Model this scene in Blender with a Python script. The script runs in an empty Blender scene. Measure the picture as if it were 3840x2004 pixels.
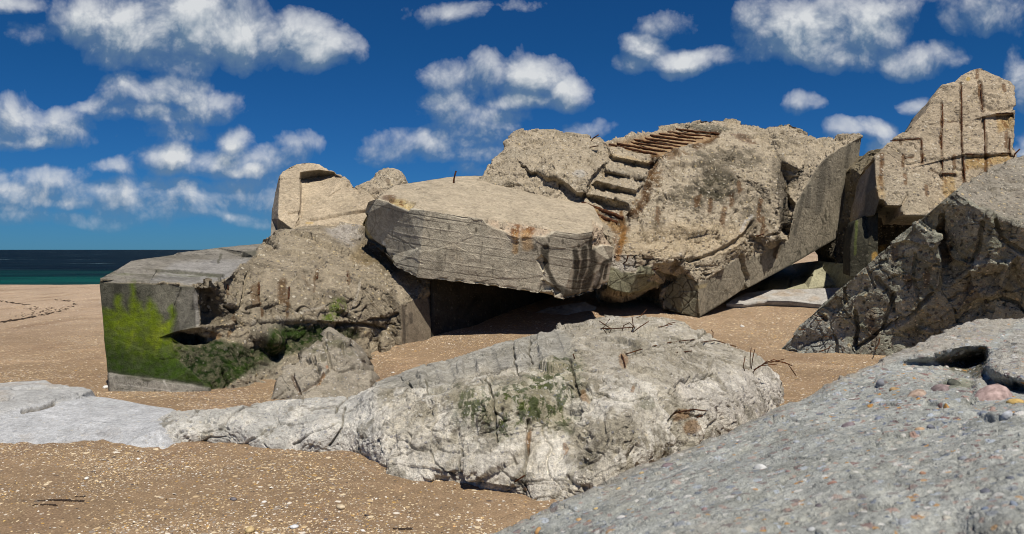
import bpy, math, random
import numpy as np
from mathutils.geometry import delaunay_2d_cdt

random.seed(7)
RNG = np.random.default_rng(7)
SC = bpy.context.scene
COL = SC.collection

# ------------------------------------------------------------------ camera model
CX, HY, FP, HC = 1287.5, 628.0, 2003.0, 1.6      # survey of the place: principal column, horizon row, focal, eye height


def W(px, py, D):
    px, py, D = np.asarray(px, float), np.asarray(py, float), np.asarray(D, float)
    return np.stack([(px - CX) * D / FP, D + 0 * px, HC - (py - HY) * D / FP], -1)


def proj(P):
    Y = np.maximum(P[:, 1], 0.05)
    return np.stack([P[:, 0] / Y * FP + CX, HY - (P[:, 2] - HC) / Y * FP], -1)


def zz(px, py, z):
    """a point given by its height above the datum instead of its distance"""
    return (px, py, (HC - z) * FP / (py - HY))


# ------------------------------------------------------------------ noise
_tr = np.random.default_rng(1234)
_PM = _tr.permutation(256).astype(np.int32)
_PM = np.concatenate([_PM, _PM])
_GR = _tr.normal(size=(256, 3)).astype(np.float32)
_GR /= np.linalg.norm(_GR, axis=1)[:, None]
_RT = _tr.random((256, 12)).astype(np.float32)


def _soff(s):
    return np.array([(s * 17.317) % 97.0, (s * 41.719) % 89.0, (s * 29.113) % 83.0], np.float32)


def _r(h, n):
    return _RT[h, n]


def gn(P, f=1.0, s=0):
    Q = P.astype(np.float32) * np.float32(f) + _soff(s)
    I = np.floor(Q)
    F = Q - I
    I = I.astype(np.int32) & 255
    U = F * F * F * (F * (F * 6 - 15) + 10)
    ix = (_PM[I[:, 0]], _PM[(I[:, 0] + 1) & 255])
    out = np.zeros(len(P), np.float32)
    for dx in (0, 1):
        wx = U[:, 0] if dx else 1 - U[:, 0]
        for dy in (0, 1):
            iy = _PM[ix[dx] + ((I[:, 1] + dy) & 255)]
            wy = wx * (U[:, 1] if dy else 1 - U[:, 1])
            for dz in (0, 1):
                g = _GR[_PM[iy + ((I[:, 2] + dz) & 255)]]
                d = g[:, 0] * (F[:, 0] - dx) + g[:, 1] * (F[:, 1] - dy) + g[:, 2] * (F[:, 2] - dz)
                out += wy * (U[:, 2] if dz else 1 - U[:, 2]) * d
    return out * 1.25


def fbm(P, f=1.0, o=4, s=0, gain=0.5, ridge=False):
    out, a, t = np.zeros(len(P)), 1.0, 0.0
    for k in range(o):
        n = gn(P, f * 2.03 ** k, s + 11 * k)
        if ridge:
            n = 1 - 2.4 * np.abs(n)
        out += a * n
        t += a
        a *= gain
    return out / t


def worley(P, f=1.0, s=0):
    Q = P.astype(np.float32) * np.float32(f) + _soff(s)
    I = np.floor(Q)
    Fr = Q - I
    I = I.astype(np.int32)
    n = len(P)
    F1, F2 = np.full(n, 9.0, np.float32), np.full(n, 9.0, np.float32)
    H = np.zeros(n, np.int32)
    for dx in (-1, 0, 1):
        ix = _PM[(I[:, 0] + dx) & 255]
        for dy in (-1, 0, 1):
            iy = _PM[ix + ((I[:, 1] + dy) & 255)]
            for dz in (-1, 0, 1):
                h = _PM[iy + ((I[:, 2] + dz) & 255)]
                c = _RT[h]
                r = (Fr[:, 0] - dx - c[:, 4]) ** 2 + (Fr[:, 1] - dy - c[:, 5]) ** 2 + (Fr[:, 2] - dz - c[:, 6]) ** 2
                nr = r < F1
                F2 = np.where(nr, F1, np.minimum(F2, r))
                F1 = np.where(nr, r, F1)
                H = np.where(nr, h + 256 * ((dx + 1) * 9 + (dy + 1) * 3 + dz + 1), H)
    h, k = H & 255, H >> 8
    dl = np.stack([k // 9 - 1, (k // 3) % 3 - 1, k % 3 - 1], -1)
    DL = Fr - dl - _RT[h][:, 4:7]
    return np.sqrt(F1), np.sqrt(F2), h, DL


def facets(P, f, s):
    """fractured look: every cell is a tilted plane of its own"""
    F1, F2, H, DL = worley(P, f, s)
    g = np.stack([_r(H, 7), _r(H, 8), _r(H, 9)], -1) * 2 - 1
    return (_r(H, 10) - 0.5) * 0.5 + (g * DL).sum(1) * 0.9


def ss(a, b, x):
    t = np.clip((x - a) / (b - a), 0, 1)
    return t * t * (3 - 2 * t)


# ------------------------------------------------------------------ mesh plumbing
def refine(V, T, front, Lf, Lb, maxit=16):
    for _ in range(maxit):
        E = np.concatenate([T[:, [0, 1]], T[:, [1, 2]], T[:, [2, 0]]])
        Es = np.sort(E, 1)
        key = Es[:, 0].astype(np.int64) * (len(V) + 1) + Es[:, 1]
        uk, first, inv = np.unique(key, return_index=True, return_inverse=True)
        U = Es[first]
        mid = (V[U[:, 0]] + V[U[:, 1]]) / 2
        va, vb = V[U[:, 0]], V[U[:, 1]]
        ln = np.linalg.norm(va - vb, axis=1)
        fr = np.zeros(len(U), bool)
        np.logical_or.at(fr, inv, np.tile(front, 3))
        L = Lf(mid)
        pl = np.linalg.norm(proj(va) - proj(vb), axis=1) * np.maximum(mid[:, 1], .6) / FP
        mk = np.where(fr, (pl > L) | (ln > 2.6 * L), ln > Lb)
        if not mk.any():
            break
        ni = np.full(len(U), -1, np.int64)
        ni[mk] = len(V) + np.arange(mk.sum())
        V = np.concatenate([V, mid[mk]])
        n = len(T)
        m = np.stack([ni[inv[:n]], ni[inv[n:2 * n]], ni[inv[2 * n:]]], 1)
        cnt = (m >= 0).sum(1)
        outT, outF = [T[cnt == 0]], [front[cnt == 0]]
        for c in (1, 2):
            for r in range(3):
                o = [(r + k) % 3 for k in range(3)]
                a, b, cc = T[:, o[0]], T[:, o[1]], T[:, o[2]]
                m0, m1, m2 = m[:, o[0]], m[:, o[1]], m[:, o[2]]
                if c == 1:
                    q = (cnt == 1) & (m0 >= 0)
                    ts = [(a, m0, cc), (m0, b, cc)]
                else:
                    q = (cnt == 2) & (m0 >= 0) & (m1 >= 0)
                    ts = [(m0, b, m1), (a, m0, m1), (a, m1, cc)]
                if q.any():
                    for t in ts:
                        outT.append(np.stack([t[0][q], t[1][q], t[2][q]], 1))
                        outF.append(front[q])
        q = cnt == 3
        if q.any():
            a, b, cc = T[q].T
            m0, m1, m2 = m[q].T
            for t in ((a, m0, m2), (m0, b, m1), (m2, m1, cc), (m0, m1, m2)):
                outT.append(np.stack(t, 1))
                outF.append(front[q])
        T, front = np.concatenate(outT), np.concatenate(outF)
    return V, T, front


def vnormals(V, T):
    fn = np.cross(V[T[:, 1]] - V[T[:, 0]], V[T[:, 2]] - V[T[:, 0]])
    N = np.zeros_like(V)
    for k in range(3):
        for c in range(3):
            N[:, c] += np.bincount(T[:, k], fn[:, c], len(V))
    return N / np.maximum(np.linalg.norm(N, axis=1), 1e-12)[:, None]


def lim(res, mult=1.0):
    def f(q):
        p = proj(q)
        out = np.maximum.reduce([-60 - p[:, 0], p[:, 0] - 2635, p[:, 1] - 1420, -60 - p[:, 1], 0 * p[:, 0]])
        return np.maximum(res * mult * np.maximum(q[:, 1], 0.6) / FP, 0.003) * (1 + np.minimum(out / 60, 8))
    return f


def laplace(V, T, it, lock):
    E = np.concatenate([T[:, [0, 1]], T[:, [1, 2]], T[:, [2, 0]]])
    E = np.unique(np.sort(E, 1), axis=0)
    n = len(V)
    deg = np.bincount(E.ravel(), minlength=n).astype(float)
    for _ in range(it):
        A = np.zeros_like(V)
        for c in range(3):
            A[:, c] = np.bincount(E[:, 0], V[E[:, 1], c], n) + np.bincount(E[:, 1], V[E[:, 0], c], n)
        A /= np.maximum(deg, 1)[:, None]
        V = np.where(lock[:, None], V, V * 0.5 + A * 0.5)
    return V


def mesh_np(name, V, T, mat, cols=None, det=None, parent=None, smooth=True, origin=None):
    me = bpy.data.meshes.new(name)
    V = np.asarray(V, float)
    org = np.zeros(3) if origin is None else np.asarray(origin, float)
    Vl = V - org
    k = T.shape[1]
    me.vertices.add(len(V))
    me.vertices.foreach_set('co', Vl.astype(np.float32).ravel())
    me.loops.add(T.size)
    me.loops.foreach_set('vertex_index', T.astype(np.int32).ravel())
    me.polygons.add(len(T))
    me.polygons.foreach_set('loop_start', np.arange(0, T.size, k, dtype=np.int32))
    me.polygons.foreach_set('loop_total', np.full(len(T), k, np.int32))
    me.polygons.foreach_set('use_smooth', np.full(len(T), smooth, bool))
    me.update(calc_edges=True)
    for nm, c in (('Col', cols), ('Det', det)):
        if c is not None:
            a = me.color_attributes.new(nm, 'FLOAT_COLOR', 'POINT')
            a.data.foreach_set('color', np.concatenate([np.clip(c, 0, 4), np.ones((len(V), 1))], 1).astype(np.float32).ravel())
    me.materials.append(mat)
    o = bpy.data.objects.new(name, me)
    COL.objects.link(o)
    if parent is not None:
        o.parent = parent
        o.location = tuple(org - np.array(parent['_org'])) if '_org' in parent else tuple(org)
    else:
        o.location = tuple(org)
    o['_org'] = tuple(float(x) for x in org)
    return o


def tag(o, label=None, cat=None, group=None, kind=None):
    for k, v in (('label', label), ('category', cat), ('group', group), ('kind', kind)):
        if v:
            o[k] = v
    return o


def empty(name, org, label, cat, group=None):
    o = bpy.data.objects.new(name, None)
    COL.objects.link(o)
    o.empty_display_size = 0.2
    o.location = tuple(org)
    o['_org'] = tuple(float(x) for x in org)
    return tag(o, label, cat, group)


# ------------------------------------------------------------------ paint helpers in a rock's own chart
class Ctx:
    def __init__(self, P, p2, D):
        self.P, self.p, self.D, self.n = P, p2, D, len(P)
        self._j = {}

    def jit(self, amp, f=4.0, s=5):
        if amp == 0:
            return self.p
        k = (f, s)
        if k not in self._j:
            self._j[k] = np.stack([fbm(self.P, f, 4, s), fbm(self.P, f, 4, s + 50)], -1)
        return self.p + self._j[k] * amp

    def crk(self):
        if not hasattr(self, '_crk'):
            P = self.P + .06 * np.stack([gn(self.P, 4.0, 301), gn(self.P, 4.0, 302), gn(self.P, 4.0, 303)], -1)
            a = (1 - ss(.0, .014, np.abs(fbm(P, 1.0, 4, 307)))) * ss(-.15, .1, gn(self.P, .9, 308))
            b = (1 - ss(.0, .016, np.abs(fbm(P, 2.5, 3, 309)))) * ss(.0, .25, gn(self.P, 1.4, 310))
            self._crk = np.maximum(a, .7 * b)
        return self._crk

    def pit(self):
        if not hasattr(self, '_pit'):
            self._pit = ss(.24, .36, fbm(self.P, 6.5, 3, 311)) * ss(-.3, .25, fbm(self.P, 1.1, 2, 313)) + .7 * ss(.26, .38, fbm(self.P, 13, 2, 312))
        return np.clip(self._pit, 0, 1)

    def poly(self, pts, feather=4.0, jitter=6.0, f=5.0, s=5):
        q = self.jit(jitter, f, s)
        A = np.array([(a[0], a[1]) for a in pts], float)
        B = np.roll(A, -1, 0)
        ins = np.zeros(self.n, bool)
        dist = np.full(self.n, 1e9)
        for a, b in zip(A, B):
            d = b - a
            l2 = max((d * d).sum(), 1e-9)
            t = np.clip(((q - a) @ d) / l2, 0, 1)
            r = q - a - t[:, None] * d
            dist = np.minimum(dist, np.sqrt((r * r).sum(1)))
            if b[1] != a[1]:
                c = ((a[1] > q[:, 1]) != (b[1] > q[:, 1])) & (q[:, 0] < d[0] * (q[:, 1] - a[1]) / d[1] + a[0])
                ins ^= c
        sd = np.where(ins, dist, -dist)
        return ss(-feather, feather, sd)

    def dist(self, pts, jitter=3.0, f=6.0, s=9):
        q = self.jit(jitter, f, s)
        A = np.array([(a[0], a[1]) for a in pts], float)
        lo, hi = A.min(0) - 40, A.max(0) + 40
        sel = np.where(((q > lo) & (q < hi)).all(1))[0]
        out = np.full(self.n, 1e9)
        qq = q[sel]
        dist = np.full(len(sel), 1e9)
        for a, b in zip(A[:-1], A[1:]):
            d = b - a
            l2 = max((d * d).sum(), 1e-9)
            t = np.clip(((qq - a) @ d) / l2, 0, 1)
            r = qq - a - t[:, None] * d
            dist = np.minimum(dist, np.sqrt((r * r).sum(1)))
        out[sel] = dist
        return out

    def stroke(self, pts, w=3.0, jitter=3.0, f=6.0, s=9):
        return 1 - ss(0.35 * w, w, self.dist(pts, jitter, f, s))

    def blob(self, x, y, rx, ry, jitter=10, f=5.0, s=5):
        q = self.jit(jitter, f, s)
        r = ((q[:, 0] - x) / rx) ** 2 + ((q[:, 1] - y) / ry) ** 2
        return ss(1.0, 0.35, r)


def mixc(C, m, c):
    m = np.clip(m, 0, 1)[:, None]
    return C * (1 - m) + np.asarray(c, float) * m


def inside(pts, poly):
    A = np.array(poly, float)
    B = np.roll(A, -1, 0)
    ins = np.zeros(len(pts), bool)
    for a, b in zip(A, B):
        if b[1] != a[1]:
            ins ^= ((a[1] > pts[:, 1]) != (b[1] > pts[:, 1])) & (pts[:, 0] < (b[0] - a[0]) * (pts[:, 1] - a[1]) / (b[1] - a[1]) + a[0])
    return ins


def cdt(outline, lines, pts):
    """triangulate an outlined face with crease lines; every point carries its distance"""
    P, E, D = [], [], []

    def add(p):
        for i, q in enumerate(P):
            if abs(q[0] - p[0]) < 0.05 and abs(q[1] - p[1]) < 0.05:
                return i
        P.append((float(p[0]), float(p[1])))
        D.append(float(p[2]))
        return len(P) - 1
    ol = [add(p) for p in outline]
    for l in lines:
        idx = [add(p) for p in l]
        E += [(a, b) for a, b in zip(idx[:-1], idx[1:]) if a != b]
    for p in pts:
        add(p)
    vc, ed, fc, ov, oe, of = delaunay_2d_cdt(P, E, [ol], 1, 1e-4)
    vc = np.array([(v[0], v[1]) for v in vc])
    DD = np.zeros(len(vc))
    Pa, Da = np.array(P), np.array(D)
    for i, o in enumerate(ov):
        if len(o):
            DD[i] = Da[o[0]]
        else:
            r = ((Pa - vc[i]) ** 2).sum(1)
            k = np.argsort(r)[:3]
            w = 1 / (r[k] + 1e-6)
            DD[i] = (Da[k] * w).sum() / w.sum()
    T = np.array([f for f in fc if len(f) == 3], np.int64)
    return vc, DD, T


def bary(vc, DD, T, q):
    """distance of the coarse face at chart points q"""
    out = np.zeros(len(q))
    for i, p in enumerate(q):
        a, b, c = vc[T[:, 0]], vc[T[:, 1]], vc[T[:, 2]]
        d = (b[:, 0] - a[:, 0]) * (c[:, 1] - a[:, 1]) - (c[:, 0] - a[:, 0]) * (b[:, 1] - a[:, 1])
        d = np.where(np.abs(d) < 1e-9, 1e-9, d)
        u = ((p[0] - a[:, 0]) * (c[:, 1] - a[:, 1]) - (c[:, 0] - a[:, 0]) * (p[1] - a[:, 1])) / d
        v = ((b[:, 0] - a[:, 0]) * (p[1] - a[:, 1]) - (p[0] - a[:, 0]) * (b[:, 1] - a[:, 1])) / d
        w = np.minimum(np.minimum(u, v), 1 - u - v)
        k = np.argmax(w)
        out[i] = DD[T[k, 0]] * (1 - u[k] - v[k]) + DD[T[k, 1]] * u[k] + DD[T[k, 2]] * v[k]
    return out


class Rock:
    pass


def rock(name, mat, outline, pts=(), lines=(), rel=(), relpts=(), back=(0, 1.5, -0.3), shrink=0.85, res=2.6, smooth=None,
         shape=None, paint=None, parent=None, label=None, cat=None, ds=1.0, closed=True, group=None):
    outline = [(p[0], p[1], p[2] * ds) for p in outline]
    pts = [(p[0], p[1], p[2] * ds) for p in pts]
    lines = [[(p[0], p[1], p[2] * ds) for p in l] for l in lines]
    vc, DD, T = cdt(outline, lines, pts)
    if rel or relpts:
        L2 = []
        for l in rel:
            q = np.array([(p[0], p[1]) for p in l], float)
            d = bary(vc, DD, T, q)
            L2.append([(a[0], a[1], b + c[2]) for a, b, c in zip(q, d, l)])
        P2 = []
        if relpts:
            q = np.array([(p[0], p[1]) for p in relpts], float)
            d = bary(vc, DD, T, q)
            P2 = [(a[0], a[1], b + c[2]) for a, b, c in zip(q, d, relpts)]
        vc, DD, T = cdt(outline, lines + L2, pts + P2)
    V = W(vc[:, 0], vc[:, 1], DD)
    fn = np.cross(V[T[:, 1]] - V[T[:, 0]], V[T[:, 2]] - V[T[:, 0]])
    ctr = V[T].mean(1) - np.array([0, 0, HC])
    flip = (fn * ctr).sum(1) > 0
    T[flip] = T[flip][:, ::-1]
    front = np.ones(len(T), bool)
    # the hidden sides and back: the rim is carried back through the thickness of the block
    E = np.concatenate([T[:, [0, 1]], T[:, [1, 2]], T[:, [2, 0]]])
    es = {}
    for a, b in E:
        es[(int(a), int(b))] = 1
    rim = [(a, b) for (a, b) in es if (b, a) not in es]
    used = sorted({a for e in rim for a in e})
    cen = V[used].mean(0)
    off = np.array(back, float)
    n0 = len(V)
    m = {u: n0 + i for i, u in enumerate(used)}
    VB = (V[used] - cen) * np.array([shrink, 1.0, shrink]) + cen + off
    V = np.concatenate([V, VB, (cen + off * 1.15)[None]])
    ci = len(V) - 1
    TB = []
    for a, b in rim:
        TB += [(b, a, m[a]), (b, m[a], m[b]), (m[b], m[a], ci)]
    T = np.concatenate([T, np.array(TB, np.int64)])
    front = np.concatenate([front, np.zeros(len(TB), bool)])
    if smooth:
        mult, it = smooth[0], smooth[1]
        V, T, front = refine(V, T, front, lim(res, mult), 0.3)
        lock = np.zeros(len(V), bool)
        V = laplace(V, T, it, lock)
    V, T, front = refine(V, T, front, lim(res), 0.25)
    c = Ctx(V, proj(V), V[:, 1])
    N = vnormals(V, T)
    c.N = N
    d = shape(c) if shape else 0.02 * fbm(V, 3, 5, 1)
    sh = np.zeros_like(V)
    if isinstance(d, tuple):
        d, sh = d
    V2 = V + N * np.asarray(d)[:, None] + sh
    C, DT = paint(c)
    org = np.array([V2[:, 0].mean(), V2[:, 1].min() * 0.5 + V2[:, 1].max() * 0.5, V2[:, 2].min()])
    if parent is not None and '_org' in parent:
        org = np.array(parent['_org'])
    o = mesh_np(name, V2, T, mat, C, DT, parent=parent, origin=org)
    if parent is not None:
        o.location = (0, 0, 0)
    if label or cat:
        tag(o, label, cat, group)
    r = Rock()
    r.o, r.V, r.T, r.N = o, V2, T, vnormals(V2, T)
    fv = np.zeros(len(V2), bool)
    fv[T[front].ravel()] = True
    r.fi = np.where(fv)[0]
    r.p = proj(V2[r.fi])
    return r


def at(r, px, py):
    d = ((r.p - np.array([px, py])) ** 2).sum(1)
    k = np.argpartition(d, 4)[:4]
    k = r.fi[k[np.argmin(r.V[r.fi[k], 1])]]
    return r.V[k], r.N[k]


def tube(path, rad, sides=6, jit=0.0):
    path = np.asarray(path, float)
    n = len(path)
    V, T = [], []
    for i in range(n):
        d = path[min(i + 1, n - 1)] - path[max(i - 1, 0)]
        d /= max(np.linalg.norm(d), 1e-9)
        u = np.cross(d, [0.3, 0.2, 0.93])
        u /= max(np.linalg.norm(u), 1e-9)
        w = np.cross(d, u)
        rr = rad[i] if hasattr(rad, '__len__') else rad
        for s in range(sides):
            a = 2 * math.pi * s / sides
            V.append(path[i] + (u * math.cos(a) + w * math.sin(a)) * rr * (1 + jit * (random.random() - .5)))
    for i in range(n - 1):
        for s in range(sides):
            a, b = i * sides + s, i * sides + (s + 1) % sides
            T += [(a, b, b + sides), (a, b + sides, a + sides)]
    V.append(path[0])
    V.append(path[-1])
    c0, c1 = len(V) - 2, len(V) - 1
    for s in range(sides):
        T.append((c0, (s + 1) % sides, s))
        T.append((c1, (n - 1) * sides + s, (n - 1) * sides + (s + 1) % sides))
    return np.array(V), np.array(T, np.int64)


def bar(name, mat, path, rad, parent, jit=0.3, sides=6):
    path = np.asarray(path, float)
    q = [path[0]]
    for a, b in zip(path[:-1], path[1:]):
        k = max(1, int(np.linalg.norm(b - a) / 0.06))
        k = min(k, 14)
        for i in range(1, k + 1):
            q.append(a + (b - a) * i / k)
    q = np.array(q)
    q[1:-1] += (RNG.random((len(q) - 2, 3)) - .5) * rad * 0.5 if len(q) > 2 else 0
    V, T = tube(q, rad, sides, jit)
    org = np.array(parent['_org']) if parent is not None else V.mean(0)
    o = mesh_np(name, V, T, mat, parent=parent, origin=org)
    if parent is not None:
        o.location = (0, 0, 0)
    return o


# ------------------------------------------------------------------ materials
class NT:
    def __init__(self, nt):
        self.nt = nt

    def n(self, t, **kw):
        nd = self.nt.nodes.new(t)
        for k, v in kw.items():
            if k.startswith('i_'):
                nd.inputs[k[2:].replace('_', ' ')].default_value = v
            else:
                setattr(nd, k, v)
        return nd

    def l(self, a, b):
        self.nt.links.new(a, b)

    def math(self, op, a, b=None, c=None, clamp=False):
        nd = self.nt.nodes.new('ShaderNodeMath')
        nd.operation = op
        nd.use_clamp = clamp
        for i, x in enumerate((a, b, c)):
            if x is None:
                continue
            if hasattr(x, 'links') or hasattr(x, 'is_linked'):
                self.l(x, nd.inputs[i])
            else:
                nd.inputs[i].default_value = x
        return nd.outputs[0]

    def mix(self, fac, a, b, mode='MIX'):
        nd = self.nt.nodes.new('ShaderNodeMix')
        nd.data_type = 'RGBA'
        nd.blend_type = mode
        nd.clamp_factor = True
        for s, x in ((nd.inputs[0], fac), (nd.inputs[6], a), (nd.inputs[7], b)):
            if hasattr(x, 'is_linked'):
                self.l(x, s)
            elif isinstance(x, (tuple, list)):
                s.default_value = tuple(x) + (1,) * (4 - len(x))
            else:
                s.default_value = x
        return nd.outputs[2]

    def rng(self, v, a, b, c, d):
        nd = self.nt.nodes.new('ShaderNodeMapRange')
        self.l(v, nd.inputs[0])
        for i, x in enumerate((a, b, c, d)):
            nd.inputs[i + 1].default_value = x
        return nd.outputs[0]


def new_mat(name):
    m = bpy.data.materials.new(name)
    m.use_nodes = True
    m.node_tree.nodes.clear()
    t = NT(m.node_tree)
    out = t.n('ShaderNodeOutputMaterial')
    bs = t.n('ShaderNodeBsdfPrincipled')
    t.l(bs.outputs[0], out.inputs[0])
    bs.inputs['Roughness'].default_value = 0.92
    bs.inputs['Specular IOR Level'].default_value = 0.15
    return m, t, bs


def ramp(t, fac, stops, interp='CONSTANT'):
    nd = t.n('ShaderNodeValToRGB')
    nd.color_ramp.interpolation = interp
    els = nd.color_ramp.elements
    while len(els) < len(stops):
        els.new(0.5)
    for e, (p, c) in zip(els, stops):
        e.position = p
        e.color = tuple(c) + (1,)
    t.l(fac, nd.inputs[0])
    return nd.outputs[0]


def rock_mat(name, scale=1.0, agg=26.0, agg_amt=1.0, bump=0.5, bdist=0.02, palette=None, keep=0.2):
    """weathered concrete: base colour carried by the mesh, broken up by grain, aggregate and pits"""
    m, t, bs = new_mat(name)
    tc = t.n('ShaderNodeTexCoord').outputs['Object']
    col = t.n('ShaderNodeAttribute', attribute_name='Col').outputs['Color']
    det = t.n('ShaderNodeAttribute', attribute_name='Det')
    sep = t.n('ShaderNodeSeparateColor')
    t.l(det.outputs['Color'], sep.inputs[0])

    def noise(s, d, r=0.6, dist=0.0):
        nd = t.n('ShaderNodeTexNoise')
        t.l(tc, nd.inputs['Vector'])
        nd.inputs['Scale'].default_value = s * scale
        nd.inputs['Detail'].default_value = d
        nd.inputs['Roughness'].default_value = r
        nd.inputs['Distortion'].default_value = dist
        return nd.outputs['Fac']
    n1, n2, n3 = noise(2.3, 6, 0.65, 0.4), noise(17, 6, 0.65), noise(70, 4, 0.6)
    k = t.math('MULTIPLY', t.rng(n1, 0.3, 0.7, 0.80, 1.2), t.rng(n2, 0.3, 0.7, 0.72, 1.28))
    k = t.math('MULTIPLY', k, t.rng(n3, 0.25, 0.75, 0.66, 1.34))
    c = t.mix(1.0, col, k, 'MULTIPLY')
    # aggregate: stones and bits of shell that show in the broken face
    hs = []
    for (sc, thr, rad, s) in ((agg, keep, 0.42, 1), (agg * 2.1, keep * 0.9, 0.45, 2)):
        vo = t.n('ShaderNodeTexVoronoi')
        mp = t.n('ShaderNodeMapping')
        mp.inputs['Location'].default_value = (s * 3.7, s * 1.3, s * 7.1)
        t.l(tc, mp.inputs[0])
        t.l(mp.outputs[0], vo.inputs['Vector'])
        vo.inputs['Scale'].default_value = sc * scale
        sp = t.n('ShaderNodeSeparateColor')
        t.l(vo.outputs['Color'], sp.inputs[0])
        on = t.math('LESS_THAN', sp.outputs[0], thr)
        near = t.rng(vo.outputs['Distance'], rad, rad * 0.75, 0, 1)
        f = t.math('MULTIPLY', t.math('MULTIPLY', on, near), sep.outputs[0])
        pc = ramp(t, sp.outputs[1], palette or [(0, (.62, .52, .34)), (.22, (.75, .70, .60)), (.42, (.20, .17, .15)), (.62, (.07, .065, .07)), (.82, (.42, .36, .28))])
        c = t.mix(t.math('MULTIPLY', f, agg_amt), c, pc)
        hs.append(f)
    t.l(c, bs.inputs['Base Color'])
    h = t.math('ADD', t.math('MULTIPLY', n2, 0.9), t.math('MULTIPLY', n3, 0.5))
    h = t.math('ADD', h, t.math('MULTIPLY', hs[0], 0.25))
    bp = t.n('ShaderNodeBump')
    bp.inputs['Distance'].default_value = bdist
    t.l(h, bp.inputs['Height'])
    t.l(t.math('MULTIPLY', sep.outputs[2], bump), bp.inputs['Strength'])
    t.l(bp.outputs[0], bs.inputs['Normal'])
    t.l(t.rng(sep.outputs[1], 0, 1, 0.93, 0.45), bs.inputs['Roughness'])
    return m


def rust_mat():
    m, t, bs = new_mat('rusted_steel')
    tc = t.n('ShaderNodeTexCoord').outputs['Object']
    nd = t.n('ShaderNodeTexNoise')
    t.l(tc, nd.inputs['Vector'])
    nd.inputs['Scale'].default_value = 30
    nd.inputs['Detail'].default_value = 5
    c = ramp(t, nd.outputs[0], [(0.3, (.025, .012, .008)), (.5, (.06, .025, .012)), (.68, (.16, .06, .02))], 'LINEAR')
    t.l(c, bs.inputs['Base Color'])
    bp = t.n('ShaderNodeBump')
    bp.inputs['Strength'].default_value = 0.5
    bp.inputs['Distance'].default_value = 0.004
    t.l(nd.outputs[0], bp.inputs['Height'])
    t.l(bp.outputs[0], bs.inputs['Normal'])
    bs.inputs['Roughness'].default_value = 0.85
    return m


M_ROCK = rock_mat('broken_concrete', 1.0, 15, 0.8, 0.9, 0.05, keep=0.26,
                  palette=[(0, (.60, .48, .28)), (.16, (.68, .62, .50)), (.34, (.20, .17, .14)), (.66, (.08, .072, .068)), (.84, (.36, .30, .22))])
M_PALE = rock_mat('weathered_pale_concrete', 1.6, 18, 0.65, 0.85, 0.03, keep=0.17,
                  palette=[(0, (.62, .55, .42)), (.25, (.7, .68, .64)), (.45, (.16, .17, .21)), (.7, (.3, .27, .22))])
M_FORE = rock_mat('pebbly_concrete', 2.2, 10, 0.95, 0.8, 0.02, keep=0.42,
                  palette=[(0, (.52, .5, .44)), (.14, (.22, .25, .31)), (.32, (.40, .28, .24)), (.46, (.17, .13, .13)), (.58, (.45, .5, .56)),
                           (.70, (.68, .67, .64)), (.80, (.24, .15, .14)), (.88, (.5, .26, .07)), (.94, (.12, .15, .2))])
M_RUST = rust_mat()
# ------------------------------------------------------------------ camera, sun, sky
cam = bpy.data.cameras.new('camera')
cam.sensor_width = 36.0
cam.lens = 36.0 * FP / 2575.0
cam.shift_y = (HY - 671.5) / 2575.0
cam.clip_start, cam.clip_end = 0.05, 60000
cam.dof.use_dof = True
cam.dof.focus_distance = 12.0
cam.dof.aperture_fstop = 5.0
co = bpy.data.objects.new('camera', cam)
COL.objects.link(co)
co.location = (0, 0, HC)
co.rotation_euler = (math.pi / 2, 0, 0)
SC.camera = co

SUN = np.array([0.15, -0.40, 0.90])
SUN /= np.linalg.norm(SUN)
sl = bpy.data.lights.new('sun', 'SUN')
sl.energy = 4.8
sl.angle = math.radians(0.5)
sl.color = (1.0, 0.93, 0.82)
so = bpy.data.objects.new('sun', sl)
COL.objects.link(so)
from mathutils import Vector
so.rotation_euler = Vector(tuple(SUN)).to_track_quat('Z', 'Y').to_euler()
so.location = (20, -10, 40)

SC.view_settings.view_transform = 'Standard'
SC.view_settings.look = 'None'
SC.view_settings.exposure = 0
SC.view_settings.gamma = 1
SC.render.film_transparent = False
SC.cycles.filter_width = 1.0

wd = bpy.data.worlds.new('World')
SC.world = wd
wd.use_nodes = True
wd.node_tree.nodes.clear()
t = NT(wd.node_tree)
wo = t.n('ShaderNodeOutputWorld')
bg = t.n('ShaderNodeBackground')
t.l(bg.outputs[0], wo.inputs[0])
bg.inputs['Strength'].default_value = 0.075
sky = t.n('ShaderNodeTexSky')
sky.sky_type = 'NISHITA'
sky.sun_disc = False
sky.sun_elevation = math.asin(SUN[2])
sky.sun_rotation = math.atan2(SUN[0], SUN[1])
sky.altitude = 1500
sky.air_density = 1.0
sky.dust_density = 0.3
sky.ozone_density = 3.0

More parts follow.
